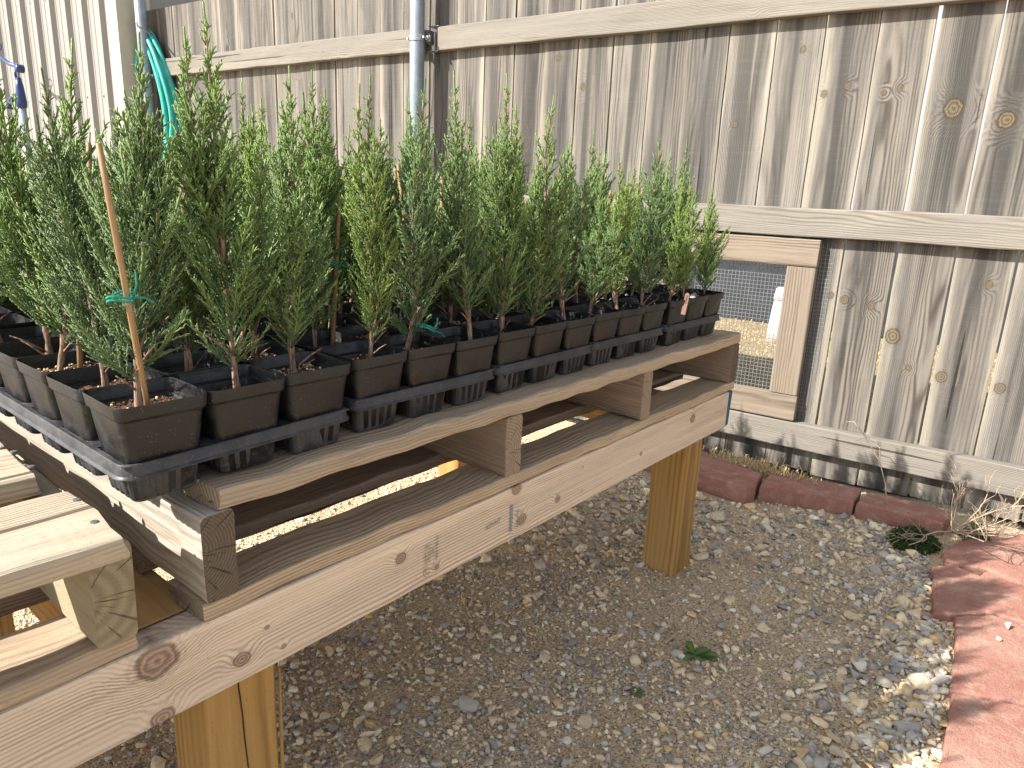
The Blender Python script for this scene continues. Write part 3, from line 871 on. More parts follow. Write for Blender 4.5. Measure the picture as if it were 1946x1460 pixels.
while zz < .447:
    h = rb.choice((.0004, .0004, .0008)); w = .0075
    box_vf(.774, .774+w, -.0016, -.0010, zz, zz+h, V, Fc); zz += h+rb.uniform(.0006, .0013)
mesh_obj('barcode', pymesh('barcode', V, Fc), (M['blueink'],), bench)
V = []; Fc = []
loop = [(.5985+.0055*math.cos(a), -.0013, .4055+.0068*math.sin(a)) for a in [2*math.pi*i/12 for i in range(13)]]
tube_vf(loop, .0003, 4, V, Fc)
mesh_obj('stamp_ring', pymesh('stamp_ring', V, Fc), (M['stampink'],), bench)

# ------------------------------------------------------------------ pallets
ZD = .6161
V = []; Fc = []
tube_vf([(0, 0, -.003), (0, 0, .0006), (0, 0, .0010)], [.0036, .0036, .0024], 8, V, Fc)
NAIL = pymesh('nail', V, Fc); NAIL.materials.append(M['screw'])
def pallet(lab, x0, x1, strs, decks, bottoms, dm, smat, y0=0., topt=.024):
    p = empty('wooden_pallet', (x0, 0, ZT), 0, lab, 'pallet', 'wooden pallets on the bench')
    bt = .021
    for (ya, yb, m) in bottoms:
        board('bottom_board', (0, (ya+yb)/2, bt/2+.0008), (1, 0, 0), (0, 1, 0), x1-x0, yb-ya, bt-.001, (m, M['end']), p, nx=90, bev=.003, rough=.0024, chip=.006)
    for i, (a, b, m, me_) in enumerate(strs):
        zz0 = bt+.0006; zz1 = ZD-ZT-topt-.0006
        o = board('stringer', ((a+b)/2-x0, -.001 if i else -.004, (zz0+zz1)/2), (0, 1, 0), (0, 0, 1), 1.0, zz1-zz0, b-a, (m, me_), p, nx=50, bev=.0055, rough=.0020, chip=.003)
    for (ya, yb, m, xa, xb) in decks:
        board('deck_board', (xa-x0, (ya+yb)/2, ZD-ZT-topt/2), (1, 0, 0), (0, 1, 0), xb-xa, yb-ya, topt, (m, M['end']), p, nx=110, bev=.005, rough=.0034, chip=.009)
    for (ya, yb, m, xa, xb) in decks[:2]+[(a, b, c, strs[0][0], x1) for a, b, c in bottoms[:1]]:
        zt_ = ZD-ZT+.0004 if (xa, ya) == (decks[0][3], decks[0][0]) or (ya, yb) == decks[1][:2] else bt+.0006
        for (a, b, m2, e2) in strs:
            for q in (.28, .72):
                if a+.01 > xb or b-.01 < xa: continue
                o = bpy.data.objects.new('nail', NAIL); link(o, p)
                o.location = ((a+b)/2-x0+random.uniform(-.008, .008), ya+(yb-ya)*q+random.uniform(-.008, .008), zt_)
    return p
pallet('wooden pallet loaded with the trays of potted seedlings', .291, 1.617,
       [(.293, .329, M['stringl'], M['end_dark']), (.757, .795, M['string'], M['end']), (1.160, 1.198, M['string'], M['end']), (1.579, 1.6155, M['string'], M['end_dark'])],
       [(-.006, .135, M['deck'], .312, 1.612), (.20, .29, M['deckl'], .30, 1.61), (.35, .44, M['deck'], .295, 1.61), (.50, .60, M['deck'], .295, 1.61), (.66, .75, M['deckl'], .295, 1.61), (.86, .995, M['deck'], .295, 1.61)],
       [(.0, .077, M['deck']), (.135, .235, M['string']), (.45, .55, M['string']), (.90, .99, M['string'])], M['deck'], M['string'])
pallet('empty end of a sun bleached pallet left of the seedling trays', -.99, .2285,
       [(.1915, .2285, M['block'], M['block_end']), (-.20, -.162, M['block'], M['block_end']), (-.60, -.562, M['block'], M['block_end']), (-.985, -.95, M['block'], M['block_end'])],
       [(-.042, .098, M['deckl'], -1.0, .212), (.150, .262, M['deckl'], -1.0, .206), (.268, .40, M['deckl'], -1.0, .209), (.406, .54, M['deckl'], -1.0, .21), (.546, .68, M['deckl'], -1.0, .21), (.686, .82, M['deckl'], -1.0, .21), (.826, .99, M['deckl'], -1.0, .21)],  # rear gaps closed up to keep sun off the gravel under the bench
       [(.0, .082, M['deck']), (.150, .25, M['string']), (.45, .55, M['string']), (.90, .99, M['string'])], M['deckl'], M['block'], topt=.021)

# ------------------------------------------------------------------ pots, trays
def rsq(h, r, n=5, k=None):
    out = []
    for sx, sy, a0 in ((1, 1, 0), (-1, 1, 90), (-1, -1, 180), (1, -1, 270)):
        for i in range(n):
            a = math.radians(a0+90*i/(n-1))
            out.append((sx*(h-r)+r*math.cos(a), sy*(h-r)+r*math.sin(a)))
    return out
def loft(secs, closed_bottom=True, closed_top=False):
    V = []; Fc = []; n = len(secs[0][0])
    for pr, z in secs: V += [(x, y, z) for x, y in pr]
    for i in range(len(secs)-1):
        for j in range(n):
            k = (j+1) % n
            Fc.append((i*n+j, i*n+k, (i+1)*n+k, (i+1)*n+j))
    if closed_bottom: Fc.append(tuple(reversed(range(n))))
    if closed_top: Fc.append(tuple((len(secs)-1)*n+j for j in range(n)))
    return V, Fc
PH = .0925
secs = [(rsq(.0290, .008), 0), (rsq(.0305, .008), .0015), (rsq(.0392, .009), PH-.0135), (rsq(.0402, .0095), PH-.0131), (rsq(.0418, .010), PH-.0120), (rsq(.0430, .0105), PH-.001), (rsq(.0428, .0105), PH),
        (rsq(.0424, .010), PH), (rsq(.0420, .010), PH-.002), (rsq(.0408, .0095), PH-.0135), (rsq(.0388, .009), PH-.0155), (rsq(.0375, .009), PH-.024), (rsq(.034, .008), PH-.055)]
V, Fc = loft(secs, True, True)
POT = pymesh('pot', V, Fc, smooth=False); POT.materials.append(M['pot'])
POT.polygons.foreach_set('use_smooth', [True]*len(POT.polygons))
try: POT.set_sharp_from_angle(angle=math.radians(40))
except Exception: pass
SOILS = []
for k in range(4):
    r_ = np.random.RandomState(k+20)
    n = 13; V = []; Fc = []; mi = []
    h = .0368
    lv = -.0185 + (-.002, .003, -.004, .001)[k]
    for j in range(n):
        for i in range(n):
            x = (i/(n-1)*2-1); y = (j/(n-1)*2-1)
            e = max(abs(x), abs(y))
            if abs(x) > .8 and abs(y) > .8: x *= .93; y *= .93
            V.append((x*h, y*h, PH+lv + r_.uniform(-.0022, .0022)+.003*(1-e)))
    for j in range(n-1):
        for i in range(n-1):
            a = j*n+i; Fc.append((a, a+1, a+n+1, a+n)); mi.append(0)
    for q in range((50, 130, 30, 26)[k]):
        x, y = r_.uniform(-.032, .032, 2); s = r_.uniform(.0011, .0021); b = len(V); z = PH+lv+.0025
        kind = 1 if r_.rand() < (.75, .9, .3, .5)[k] else 0
        if kind == 0: s *= r_.uniform(1.2, 2.2)
        for vv in ICO1[0]: V.append((x+vv[0]*s, y+vv[1]*s*(.7+.3*r_.rand()), z+vv[2]*s*.9))
        for ff in ICO1[1]: Fc.append(tuple(int(b+t) for t in ff)); mi.append(kind)
    m_ = pymesh('soil', V, Fc, mi=mi); m_.materials.append(M['soil']); m_.materials.append(M['grain']); SOILS.append(m_)

# socket of a tray with fluted sides
def flute(h, r, amp, n=56):
    base = []
    per = []
    for sx, sy, a0 in ((1, 1, 0), (-1, 1, 90), (-1, -1, 180), (1, -1, 270)):
        for i in range(4):
            a = math.radians(a0+90*i/3); base.append((sx*(h-r)+r*math.cos(a), sy*(h-r)+r*math.sin(a)))
    out = []
    m = len(base)
    for i in range(m):
        a = base[i]; b = base[(i+1) % m]
        L = math.dist(a, b)
        kk = 12 if L > .02 else 1
        for j in range(kk):
            t = j/kk; x = a[0]+(b[0]-a[0])*t; y = a[1]+(b[1]-a[1])*t
            if kk > 1 and j % 3 == 1:
                d = math.hypot(x, y); nx, ny = (b[1]-a[1])/L, -(b[0]-a[0])/L
                x -= nx*amp; y -= ny*amp
            out.append((x, y))
    return out
TZ0, TZ1 = .0012, .0465
secs = [(flute(.0296, .007, .0016), TZ0+.0015), (flute(.0306, .008, .0022), TZ0+.0035), (flute(.0338, .008, .0022), TZ1-.012), (flute(.0346, .008, .0003), TZ1-.008), (flute(.0352, .009, 0.), TZ1-.001),
        (flute(.0348, .009, 0.), TZ1-.0005), (flute(.0330, .008, 0.), TZ1-.012), (flute(.0305, .008, 0.), TZ0+.006)]
secs.insert(0, (flute(.0275, .007, .0012), TZ0))
V, Fc = loft(secs, True, False)
SOCK = pymesh('socket', V, Fc); SOCK.materials.append(M['tray'])
PX = .0856; PY = .089
def rim_mesh(hx, hy, cnr=.016):
    def rr(dx, z):
        pr = []
        for sx, sy, a0 in ((1, 1, 0), (-1, 1, 90), (-1, -1, 180), (1, -1, 270)):
            for i in range(6):
                a = math.radians(a0+90*i/5); c = cnr+dx
                pr.append((sx*(hx-cnr)+c*math.cos(a), sy*(hy-cnr)+c*math.sin(a)))
        return pr, z
    secs = [rr(-.004, TZ1+.0005), rr(-.0010, TZ1+.0006), rr(0., TZ1-.0008), rr(.0010, TZ1-.0095), rr(.0014, TZ1-.0105), rr(.0034, TZ1-.0118), rr(.0036, TZ1-.0126), rr(.0006, TZ1-.0124), rr(-.0008, TZ1-.0095), rr(-.002, TZ1-.002)]
    V, Fc = loft(secs, False, False)
    n = len(secs[0][0]); m = len(secs)
    for j in range(n): k = (j+1) % n; Fc.append(((m-1)*n+j, (m-1)*n+k, k, j))
    me = pymesh('rim', V, Fc, smooth=True); me.materials.append(M['tray'])
    try: me.set_sharp_from_angle(angle=math.radians(50))
    except Exception: pass
    return me
THX = PX*1.5-.0015; THY = PY*2.5-.0055
RIM = rim_mesh(THX, THY)
V = []; Fc = []
hs_ = .0345
for j in range(6):                                          # webs between the sockets
    yb = -PY*2.5+PY*j
    a = yb-(PY/2-hs_) if j else -THY+.002
    b = yb+(PY/2-hs_) if j < 5 else THY-.002
    box_vf(-THX+.002, THX-.002, a, b, TZ1-.0020, TZ1-.0002, V, Fc)
for j in range(5):
    for i in range(4):
        xb = -PX*1.5+PX*i
        a = xb-(PX/2-hs_) if i else -THX+.002
        b = xb+(PX/2-hs_) if i < 3 else THX-.002
        box_vf(a, b, -PY*2.5+PY*j+(PY/2-hs_)+1e-4, -PY*2.5+PY*(j+1)-(PY/2-hs_)-1e-4, TZ1-.0021, TZ1-.0003, V, Fc)
WEB = pymesh('web', V, Fc); WEB.materials.append(M['tray'])

# ------------------------------------------------------------------ juniper foliage
def prisms(P0, P1, r0, r1, tipf=1.0):
    """three sided spindles from P0 to P1, thickest in the middle, pointed at the end"""
    n = len(P0)
    d = P1-P0; L = np.linalg.norm(d, axis=1, keepdims=True)+1e-9; d = d/L
    up = np.where(np.abs(d[:, 2:3]) > .9, np.array([[1., 0, 0]]), np.array([[0, 0, 1.]]))
    a = np.cross(d, up); a /= np.linalg.norm(a, axis=1, keepdims=True)+1e-9
    b = np.cross(d, a)
    V = np.zeros((n, 7, 3))
    for j in range(3):
        t = 2*math.pi*j/3
        o = a*math.cos(t)+b*math.sin(t)
        V[:, j] = P0+o*r0[:, None]
        V[:, 3+j] = P0+d*L*.68+o*r1[:, None]
    V[:, 6] = P1
    f = np.array([[0, 1, 4], [0, 4, 3], [1, 2, 5], [1, 5, 4], [2, 0, 3], [2, 3, 5], [3, 4, 6], [4, 5, 6], [5, 3, 6]])
    Fc = (f[None]+(np.arange(n)*7)[:, None, None]).reshape(-1, 3)
    return V.reshape(-1, 3), Fc

def norm(v): return v/(np.linalg.norm(v, axis=-1, keepdims=True)+1e-9)

def juniper(seed, H=.34, spread=1.0, lowbare=.12, heads=2, bronze=0.):
    R = np.random.RandomState(seed)
    axesl = []                                             # (points, start length fraction)
    n = 26
    t = np.linspace(0, 1, n)
    lx, ly = R.uniform(-.02, .02, 2); cx, cy = R.uniform(-.012, .012, 2)
    main = np.stack([lx*t+cx*np.sin(t*5), ly*t+cy*np.sin(t*4+1), t*H], 1)
    axesl.append((main, lowbare*.85, 1.0, .0042))
    for h in range(heads):
        i0 = R.randint(3, 12); az = R.uniform(0, 2*math.pi)
        Ls = (H-main[i0, 2])*R.uniform(.6, .97)
        q = np.linspace(0, 1, 16)
        rad = .034*R.uniform(.6, 1.3)*(1-np.exp(-q*3))
        p = main[i0]+np.stack([np.cos(az)*rad, np.sin(az)*rad, q*Ls], 1)
        axesl.append((p, .12, .72, .0022))
    A0 = []; A1 = []; RA = []; RB = []; C = []
    woodseg = []
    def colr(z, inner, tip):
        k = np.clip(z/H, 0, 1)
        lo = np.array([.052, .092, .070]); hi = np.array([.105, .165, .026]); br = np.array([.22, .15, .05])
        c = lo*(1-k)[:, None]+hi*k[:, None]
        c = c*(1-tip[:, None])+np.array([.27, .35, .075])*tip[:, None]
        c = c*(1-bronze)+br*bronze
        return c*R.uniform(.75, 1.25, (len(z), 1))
    for (ax, bare, lm, rw) in axesl:
        L = np.linalg.norm(np.diff(ax, axis=0), axis=1); cum = np.concatenate([[0], np.cumsum(L)]); T = cum[-1]
        woodseg.append((ax, rw))
        s = bare*T; az = R.uniform(0, 6.28)
        while s < T*.995:
            k = s/T
            p = np.array([np.interp(s, cum, ax[:, i]) for i in range(3)])
            d = norm(np.array([np.interp(min(s+.01, T), cum, ax[:, i])-np.interp(max(s-.01, 0), cum, ax[:, i]) for i in range(3)]))
            prof = (.55+.45*min(1, (k-bare)/.18+.2))*max(0., 1-k/.84)**.72*(1+.22*math.sin(k*23+seed*2))+.10+(.11*R.uniform(.3, 1.3) if k > .6 else 0)-(.12 if k > .93 else 0)
            if R.rand() < .10: s += .006
            bl = .080*spread*lm*prof*R.uniform(.65, 1.2)
            az += 2.39996+R.uniform(-.5, .5)
            el = math.radians(30+36*k+R.uniform(-12, 12))
            out = np.array([math.cos(az), math.sin(az), 0])
            bd = norm(out*math.cos(el)+np.array([0, 0, 1.])*math.sin(el)+d*.15)
            side = norm(np.cross(bd, np.array([0, 0, 1.]))); side = norm(side+R.uniform(-.5, .5)*np.cross(side, bd))
            m = max(3, int(bl/.0042))
            u = (np.arange(m)+.5)/m
            curve = p+bd*(u*bl)[:, None]+np.array([0, 0, 1.])*(u**2*bl*.28)[:, None]
            # central cord of the spray
            c0 = np.vstack([p[None], curve]); tip = p+bd*bl*1.06+np.array([0, 0, bl*.31])
            c1 = np.vstack([curve, tip[None]])
            A0.append(c0); A1.append(c1+(c1-c0)*.25); th = .0010+.0004*(1-np.arange(m+1)/(m+1))
            RA.append(th); RB.append(th*.95); C.append((c1[:, 2], np.zeros(m+1), np.linspace(0, .6, m+1)))
            sl = (.42*bl*(1-u)+.0075)*R.uniform(.7, 1.25, m)
            sg = np.where(np.arange(m) % 2 == 0, 1., -1.)
            ang = np.radians(R.uniform(22, 40, m))
            sd_ = norm(bd[None]*np.cos(ang)[:, None]+side[None]*(sg*np.sin(ang))[:, None]+R.normal(0, .16, (m, 3))+np.array([0, 0, .34]))
            q0 = curve; q1 = curve+sd_*sl[:, None]
            A0.append(q0); A1.append(q1); RA.append(np.full(m, .00085)); RB.append(np.full(m, .00085)); C.append((q1[:, 2], np.zeros(m), np.full(m, .25)+.4*u))
            # tertiary scale leaf tips
            for j in range(m):
                mm = int(sl[j]/.0026)
                if mm < 1: continue
                w = (np.arange(mm)+.6)/(mm+.4)
                pp_ = q0[j]+(q1[j]-q0[j])*w[:, None]
                s3 = norm(np.cross(sd_[j], side*.3+np.array([0, 0, 1.])+R.normal(0, .4, 3)))
                sg3 = np.where((np.arange(mm)+j) % 2 == 0, 1., -1.)
                td = norm(sd_[j][None]*.90+s3[None]*(sg3*.45)[:, None]+R.normal(0, .15, (mm, 3))+np.array([0, 0, .1]))
                tl = R.uniform(.0042, .0088, mm)*(1.15-.5*w)
                A0.append(pp_); A1.append(pp_+td*tl[:, None]); RA.append(np.full(mm, .00048)); RB.append(np.full(mm, .00066)); C.append((pp_[:, 2], np.zeros(mm), np.clip(R.uniform(.1, .55, mm)+.25*u[j], 0, .9)))
            s += .0044*R.uniform(.7, 1.3)*(1+1.7*k**4)
        # knobbly leader tip
        m = 8; top = ax[-1]; d = norm(ax[-1]-ax[-3]); L9 = .022*lm
        c0 = top+d*np.linspace(-.3, .8, m)[:, None]*L9; c1 = c0+d*L9*.3
        A0.append(c0); A1.append(c1); RA.append(np.full(m, .0011)); RB.append(np.full(m, .0013)); C.append((c1[:, 2], np.zeros(m), np.full(m, .3)))
    A0 = np.vstack(A0); A1 = np.vstack(A1); RA = np.concatenate(RA); RB = np.concatenate(RB)
    z = np.concatenate([c[0] for c in C]); tp = np.concatenate([c[2] for c in C])
    V, Fc = prisms(A0, A1, RA*1.0, RB*1.05)
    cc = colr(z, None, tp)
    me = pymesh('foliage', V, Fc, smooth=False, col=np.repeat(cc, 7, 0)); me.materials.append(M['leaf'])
    V = []; Fw = []
    for (ax, rw) in woodseg:
        k = len(ax); tube_vf([tuple(q) for q in ax], [max(.0007, rw*(1-.8*i/k)*(1+.18*R.randn())) for i in range(k)], 6, V, Fw)
    for i in range(3):                                      # bare twigs at the foot
        a = R.uniform(0, 6.28); z0_ = R.uniform(.004, .06); l = R.uniform(.02, .045)
        b0 = np.array([np.interp(z0_, main[:, 2], main[:, 0]), np.interp(z0_, main[:, 2], main[:, 1]), z0_])
        p1 = b0+np.array([math.cos(a)*l*.6, math.sin(a)*l*.6, l*.5]); p2 = b0+np.array([math.cos(a)*l, math.sin(a)*l, l*.75])
        tube_vf([tuple(b0), tuple(p1), tuple(p2)], [.0014, .001, .0005], 5, V, Fw)
    mw = pymesh('trunk', V, Fw, smooth=True); mw.materials.append(M['bark'])
    return me, mw, H

VAR = [juniper(1, .34, 1.0, .16, 2), juniper(2, .36, .95, .10, 3), juniper(3, .31, 1.15, .12, 1), juniper(4, .33, .95, .07, 2, .05),
       juniper(5, .35, .9, .13, 2, .06), juniper(6, .30, .95, .15, 1), juniper(7, .37, 1.05, .10, 3), juniper(8, .28, .9, .14, 1), juniper(9, .34, 1.1, .12, 2, .05)]

# a bamboo stake and its tie
V = []; Fc = []
tube_vf([(0, 0, -.02), (0, 0, .06), (0, 0, .062), (0, 0, .15), (0, 0, .152), (0, 0, .24)], [.0035, .0034, .0039, .0033, .0037, .0031], 8, V, Fc)
STAKE = pymesh('stake', V, Fc, smooth=True); STAKE.materials.append(M['bamboo'])
V = []; Fc = []
for k in range(2):
    tube_vf([(.014*math.cos(a)-.008, .010*math.sin(a), .12+.003*k+.002*math.sin(a*2)) for a in [2*math.pi*i/14 for i in range(15)]], .0011, 5, V, Fc)
tube_vf([(.006, .0, .12), (.014, .004, .128), (.017, .008, .138)], .0011, 5, V, Fc)
tube_vf([(.006, .0, .12), (.018, -.004, .118), (.026, -.004, .113)], .0011, 5, V, Fc)
TIE = pymesh('tie', V, Fc); TIE.materials.append(M['tie'])

def inst(name, me, parent, loc=(0, 0, 0), rot=(0, 0, 0), scale=(1, 1, 1)):
    o = bpy.data.objects.new(name, me); COL.objects.link(o); o.parent = parent
    o.location = loc; o.rotation_euler = rot; o.scale = scale
    return o

ORD = ['first', 'second', 'third', 'fourth', 'fifth']
TCX = (.3600, .6300, .8895, 1.1560, 1.4310)
# front row of each tray: (variant, height, lean x, lean y, stake)
FRONT = {
    (0, 0): (8, .330, -.02, -.10, True), (0, 1): (6, .355, .02, .08, False), (0, 2): (2, .315, .00, .02, False),
    (1, 0): (4, .315, .01, .02, False), (1, 1): (3, .335, .06, -.03, False), (1, 2): (5, .350, .04, -.02, False),
    (2, 0): (1, .365, .05, -.03, False), (2, 1): (3, .345, .04, -.03, False), (2, 2): (7, .280, .02, -.03, False),
    (3, 0): (5, .275, .00, .0, False), (3, 1): (7, .280, .02, -.02, False), (3, 2): (2, .320, .01, .02, False),
    (4, 0): (5, .255, .00, .0, False), (4, 1): (7, .250, .00, .0, False), (4, 2): (2, .245, .01, .0, False)}
FLAB = {
    (0, 0): 'staked juniper in the nearest corner pot', (0, 1): 'bushy forked juniper in the second front pot',
    (0, 2): 'broad green juniper in the third front pot of the nearest tray', (1, 0): 'bronze tipped juniper in the left front pot of the second tray',
    (1, 1): 'juniper tied low with green wire in the middle front pot of the second tray', (1, 2): 'slim juniper in the right front pot of the second tray',
    (2, 0): 'tall juniper in the left front pot of the third tray', (2, 1): 'tall slender juniper in the middle front pot of the third tray',
    (2, 2): 'short juniper in the right front pot of the third tray', (3, 0): 'short juniper in the left front pot of the fourth tray',
    (3, 1): 'narrow juniper in the middle front pot of the fourth tray', (3, 2): 'juniper with a thin curling top in the right front pot of the fourth tray',
    (4, 0): 'juniper in the pot with a pink plant tag', (4, 1): 'juniper in the middle front pot of the farthest tray',
    (4, 2): 'juniper in the far corner pot next to the wire mesh'}
STAKES = {  # pots whose stake shows: (k, j, i) -> world position of the stake's top
    (1, 1, 0): (.583, .150, .933), (1, 2, 2): (.754, .240, .940), (2, 2, 1): (.854, .240, .933), (2, 3, 2): (.967, .330, .937),
    (1, 2, 1): (.630, .240, .932), (0, 2, 0): (.305, .240, .941), (0, 3, 1): (.353, .330, .947), (2, 2, 2): (.952, .240, .902)}
PG = 'potted juniper seedlings standing in the trays'
rp = random.Random(5)
for row in range(2):
    for k in range(5):
        tx = TCX[k] + (0.0 if row == 0 else rp.uniform(-.004, .004))
        ty = (.0065, .0165, .0205, .0245, .0245)[k]-.0010+PY*2.5 + row*.462 + (.0 if row == 0 else .004)
        rz = math.radians([.5, -.5, .6, -.4, .3][k]*(1 if row == 0 else -1.4))
        lab = 'black carry tray of fifteen square pots, %s' % (['nearest at the pallet corner', 'second along the front edge', 'third along the front edge', 'fourth along the front edge', 'farthest along the front edge'][k] if row == 0 else
              ['behind the nearest front tray', 'behind the second front tray', 'behind the third front tray', 'behind the fourth front tray', 'behind the farthest front tray'][k])
        sag = (k == 0 and row == 0)
        tilt = math.radians(-1.0) if sag else 0.
        zo = -.0052 if sag else 0.
        tr_ = empty('seedling_tray', (tx, ty, ZD+zo), rz, lab, 'tray', 'black trays holding the pots')
        tr_.rotation_euler = (0, tilt, rz)
        inst('rim', RIM, tr_); inst('web', WEB, tr_)
        for j in range(5):
            for i in range(3):
                lx = (i-1)*PX; ly = (j-2)*PY
                inst('socket', SOCK, tr_, (lx, ly, .0072-.0034*(i-1) if sag and i > 0 else (.004 if sag else 0)), scale=(1, 1, (.86 if sag and i > 0 else (.915 if sag else 1))))
                # the pot with its plant
                fan = 1.0
                wx = tx+lx*fan*math.cos(rz)-ly*math.sin(rz); wy = ty+lx*math.sin(rz)+ly*fan*math.cos(rz)
                var = rp.randrange(9); hh = rp.uniform(.235, .345); leanx, leany = rp.uniform(-.10, .10), rp.uniform(-.10, .10); stk = rp.random() < .16 and (row or (k, j, i) not in STAKES)
                if row == 0 and j == 0: var, hh, leanx, leany, stk = FRONT[(k, i)]
                if row == 1: hh *= .80
                if k == 0 and row == 0 and j > 0 and i == 0: hh = (.30, .335, .345, .33)[j-1]
                if row == 0 and j == 0: lab = FLAB[(k, i)]
                elif row == 0 and k == 0 and i == 0: lab = 'juniper %s pot back from the corner along the left side of the nearest tray' % ORD[j-1]
                elif row == 0: lab = 'juniper in the %s pot, %s row back, of the %s front tray' % (('left', 'middle', 'right')[i], ORD[j], ORD[k])
                else: lab = 'juniper in the %s pot, %s row back, of the tray behind the %s front tray' % (('left', 'middle', 'right')[i], ORD[j], ORD[k])
                pt = empty('potted_juniper', (wx, wy, ZD+.0042+(.004 if sag else 0)+rp.uniform(0, .0015)+(zo+math.sin(-tilt)*lx)), rz+math.radians(rp.uniform(-1.5, 1.5)), lab, 'potted juniper', PG)
                inst('pot', POT, pt)
                sk = 3 if (k, j, i, row) == (0, 0, 0, 0) else (1 if (k == 0 and i == 0 and j == 2) else rp.randrange(4))
                inst('soil', SOILS[sk], pt, rot=(0, 0, rp.randrange(4)*math.pi/2))
                fo, tk, H0 = VAR[var]
                sz = hh/H0*.985
                rot = (leany*1.0, leanx*1.0, rp.uniform(0, 6.28))
                bx, by = rp.uniform(-.008, .008), rp.uniform(-.008, .008)
                th = inst('trunk', tk, pt, (bx, by, PH-.022), rot, (sz*.95, sz*.95, sz))
                inst('foliage', fo, pt, (bx, by, PH-.022), rot, (sz*.95, sz*.95, sz))
                if stk:
                    if row == 0 and k == 0 and j == 0 and i == 0:
                        s_ = inst('stake', STAKE, pt, (-.006, -.022, PH-.030), (.10, -.118, 0), (.76, .76, 1.06))
                    else:
                        s_ = inst('stake', STAKE, pt, (rp.uniform(-.01, .012), rp.uniform(-.012, .012), PH-.030), (rp.uniform(-.1, .1), rp.uniform(-.08, .12), rp.uniform(0, 6)), (.9, .9, rp.uniform(.9, 1.1)))
                    if rp.random() < .6 or (row == 0 and j == 0): inst('tie', TIE, s_)
                elif row == 0 and (k, j, i) in STAKES:
                    tx_, ty_, tz_ = STAKES[(k, j, i)]
                    bz = ZD+.0042+PH-.030
                    bx_ = max(-.026, min(.026, tx_-wx-.02)); by_ = max(-.026, min(.026, ty_-wy))
                    v_ = Vector((tx_-wx-bx_, ty_-wy-by_, tz_-bz))
                    s_ = inst('stake', STAKE, pt, (bx_, by_, PH-.030), (-math.atan2(v_.y, v_.z), math.atan2(v_.x, v_.z), 0), (.9, .9, v_.length/.24))
                    if (k, j, i) in ((1, 1, 0), (2, 2, 2), (0, 2, 0)): inst('tie', TIE, s_)
                elif (row, k, j, i) == (0, 1, 0, 1):
                    inst('tie', TIE, pt, (0, 0, -.012), (0, .25, 0))
# pink plant tag
V = []; Fc = []
pr = [(-.0055, 0), (.0055, 0), (.0055, .040)] + [(.0055*math.cos(a), .040+.0055*math.sin(a)) for a in [math.pi*i/8 for i in range(1, 8)]] + [(-.0055, .040)]
n = len(pr)
V = [(x, -.0005, z) for x, z in pr]+[(x, .0005, z) for x, z in pr]
Fc = [tuple(range(n)), tuple(reversed(range(n, 2*n)))]+[(j, (j+1) % n, n+(j+1) % n, n+j) for j in range(n)]
tg = empty('plant_tag', (TCX[4]-PX+.006, .026, ZD+PH-.026), 0, 'small pink plastic plant tag stuck in a front pot of the farthest tray', 'plant tag')
tg.rotation_euler = (.0, .14, -.5)
mesh_obj('label_stick', pymesh('label_stick', V, Fc), (M['pink'],), tg)
tt = text('NH4', 0, .036, .0085, M['ink'], rot=-math.pi/2, parent=tg, name='handwriting')
tt.matrix_local = Matrix(((0, 1, 0, 0), (0, 0, -1, -.0009), (-1, 0, 0, .040), (0, 0, 0, 1)))

# ------------------------------------------------------------------ weeds, twigs, dry grass
def leaf_vf(base, d, L, W, droop, V, Fc, C, col, lobes=0, seg=6, twist=0.):
    d = Vector(d).normalized(); side = d.cross(Vector((0, 0, 1)))
    if side.length < .1: side = Vector((1, 0, 0))
    side.normalize(); b = len(V)
    side = (side+Vector((0, 0, twist))).normalized()
    for i in range(seg+1):
        t = i/seg
        p = Vector(base)+d*(L*t)-Vector((0, 0, droop*L*t*t))
        w = W*(math.sin(math.pi*min(1, t*.9+.06))**.8)*(1+(lobes*(.25 if i % 2 else -.25)))
        V.append(tuple(p-side*w+Vector((0, 0, w*.25)))); V.append(tuple(p)); V.append(tuple(p+side*w+Vector((0, 0, w*.25))))
        cc = tuple(c*(1.25 if False else 1) for c in col)
        C += [cc, tuple(min(1, c*1.5+.03) for c in col), cc]
    for i in range(seg):
        a = b+i*3
        Fc += [(a, a+1, a+4, a+3), (a+1, a+2, a+5, a+4)]

def weed(name, loc, specs, lab, cat='weed'):
    w = empty(name, loc, 0, lab, cat)
    for (az, el, L, W, droop, lob, colr) in specs:
        V = []; Fc = []; C = []
        leaf_vf((0, 0, .002), (math.cos(az)*math.cos(el), math.sin(az)*math.cos(el), math.sin(el)), L, W, droop, V, Fc, C, colr, lob, 10)
        me = pymesh('leaf', V, Fc, smooth=True, col=np.array(C)); mesh_obj('leaf', me, (M['weed'],), w)
    return w
gA, gB, gC = (.085, .15, .04), (.055, .13, .012), (.13, .17, .07)
weed('leafy_weed', (1.25, -.131, gz(1.25, -.131)), [(-.9, .25, .052, .013, .25, 1, gA), (-1.25, .1, .050, .010, .15, 1, gA), (-.55, .45, .040, .011, .3, 1, gA), (1.6, .9, .036, .012, .2, 0, gB), (2.2, .8, .030, .010, .2, 0, gB), (2.9, .3, .036, .009, .3, 0, gC), (-2.2, .15, .036, .009, .3, 0, gC), (-2.9, .1, .03, .008, .4, 0, (.2, .16, .05))],
     'broad leafed green weed growing in the gravel under the bench')
weed('small_weed', (1.059, -.103, gz(1.059, -.103)), [(a, .3, .018, .004, .3, 0, (.09, .12, .05)) for a in (0, 1.1, 2.3, 3.4, 4.4, 5.4)], 'tiny grey green weed in the gravel left of the leafy weed')
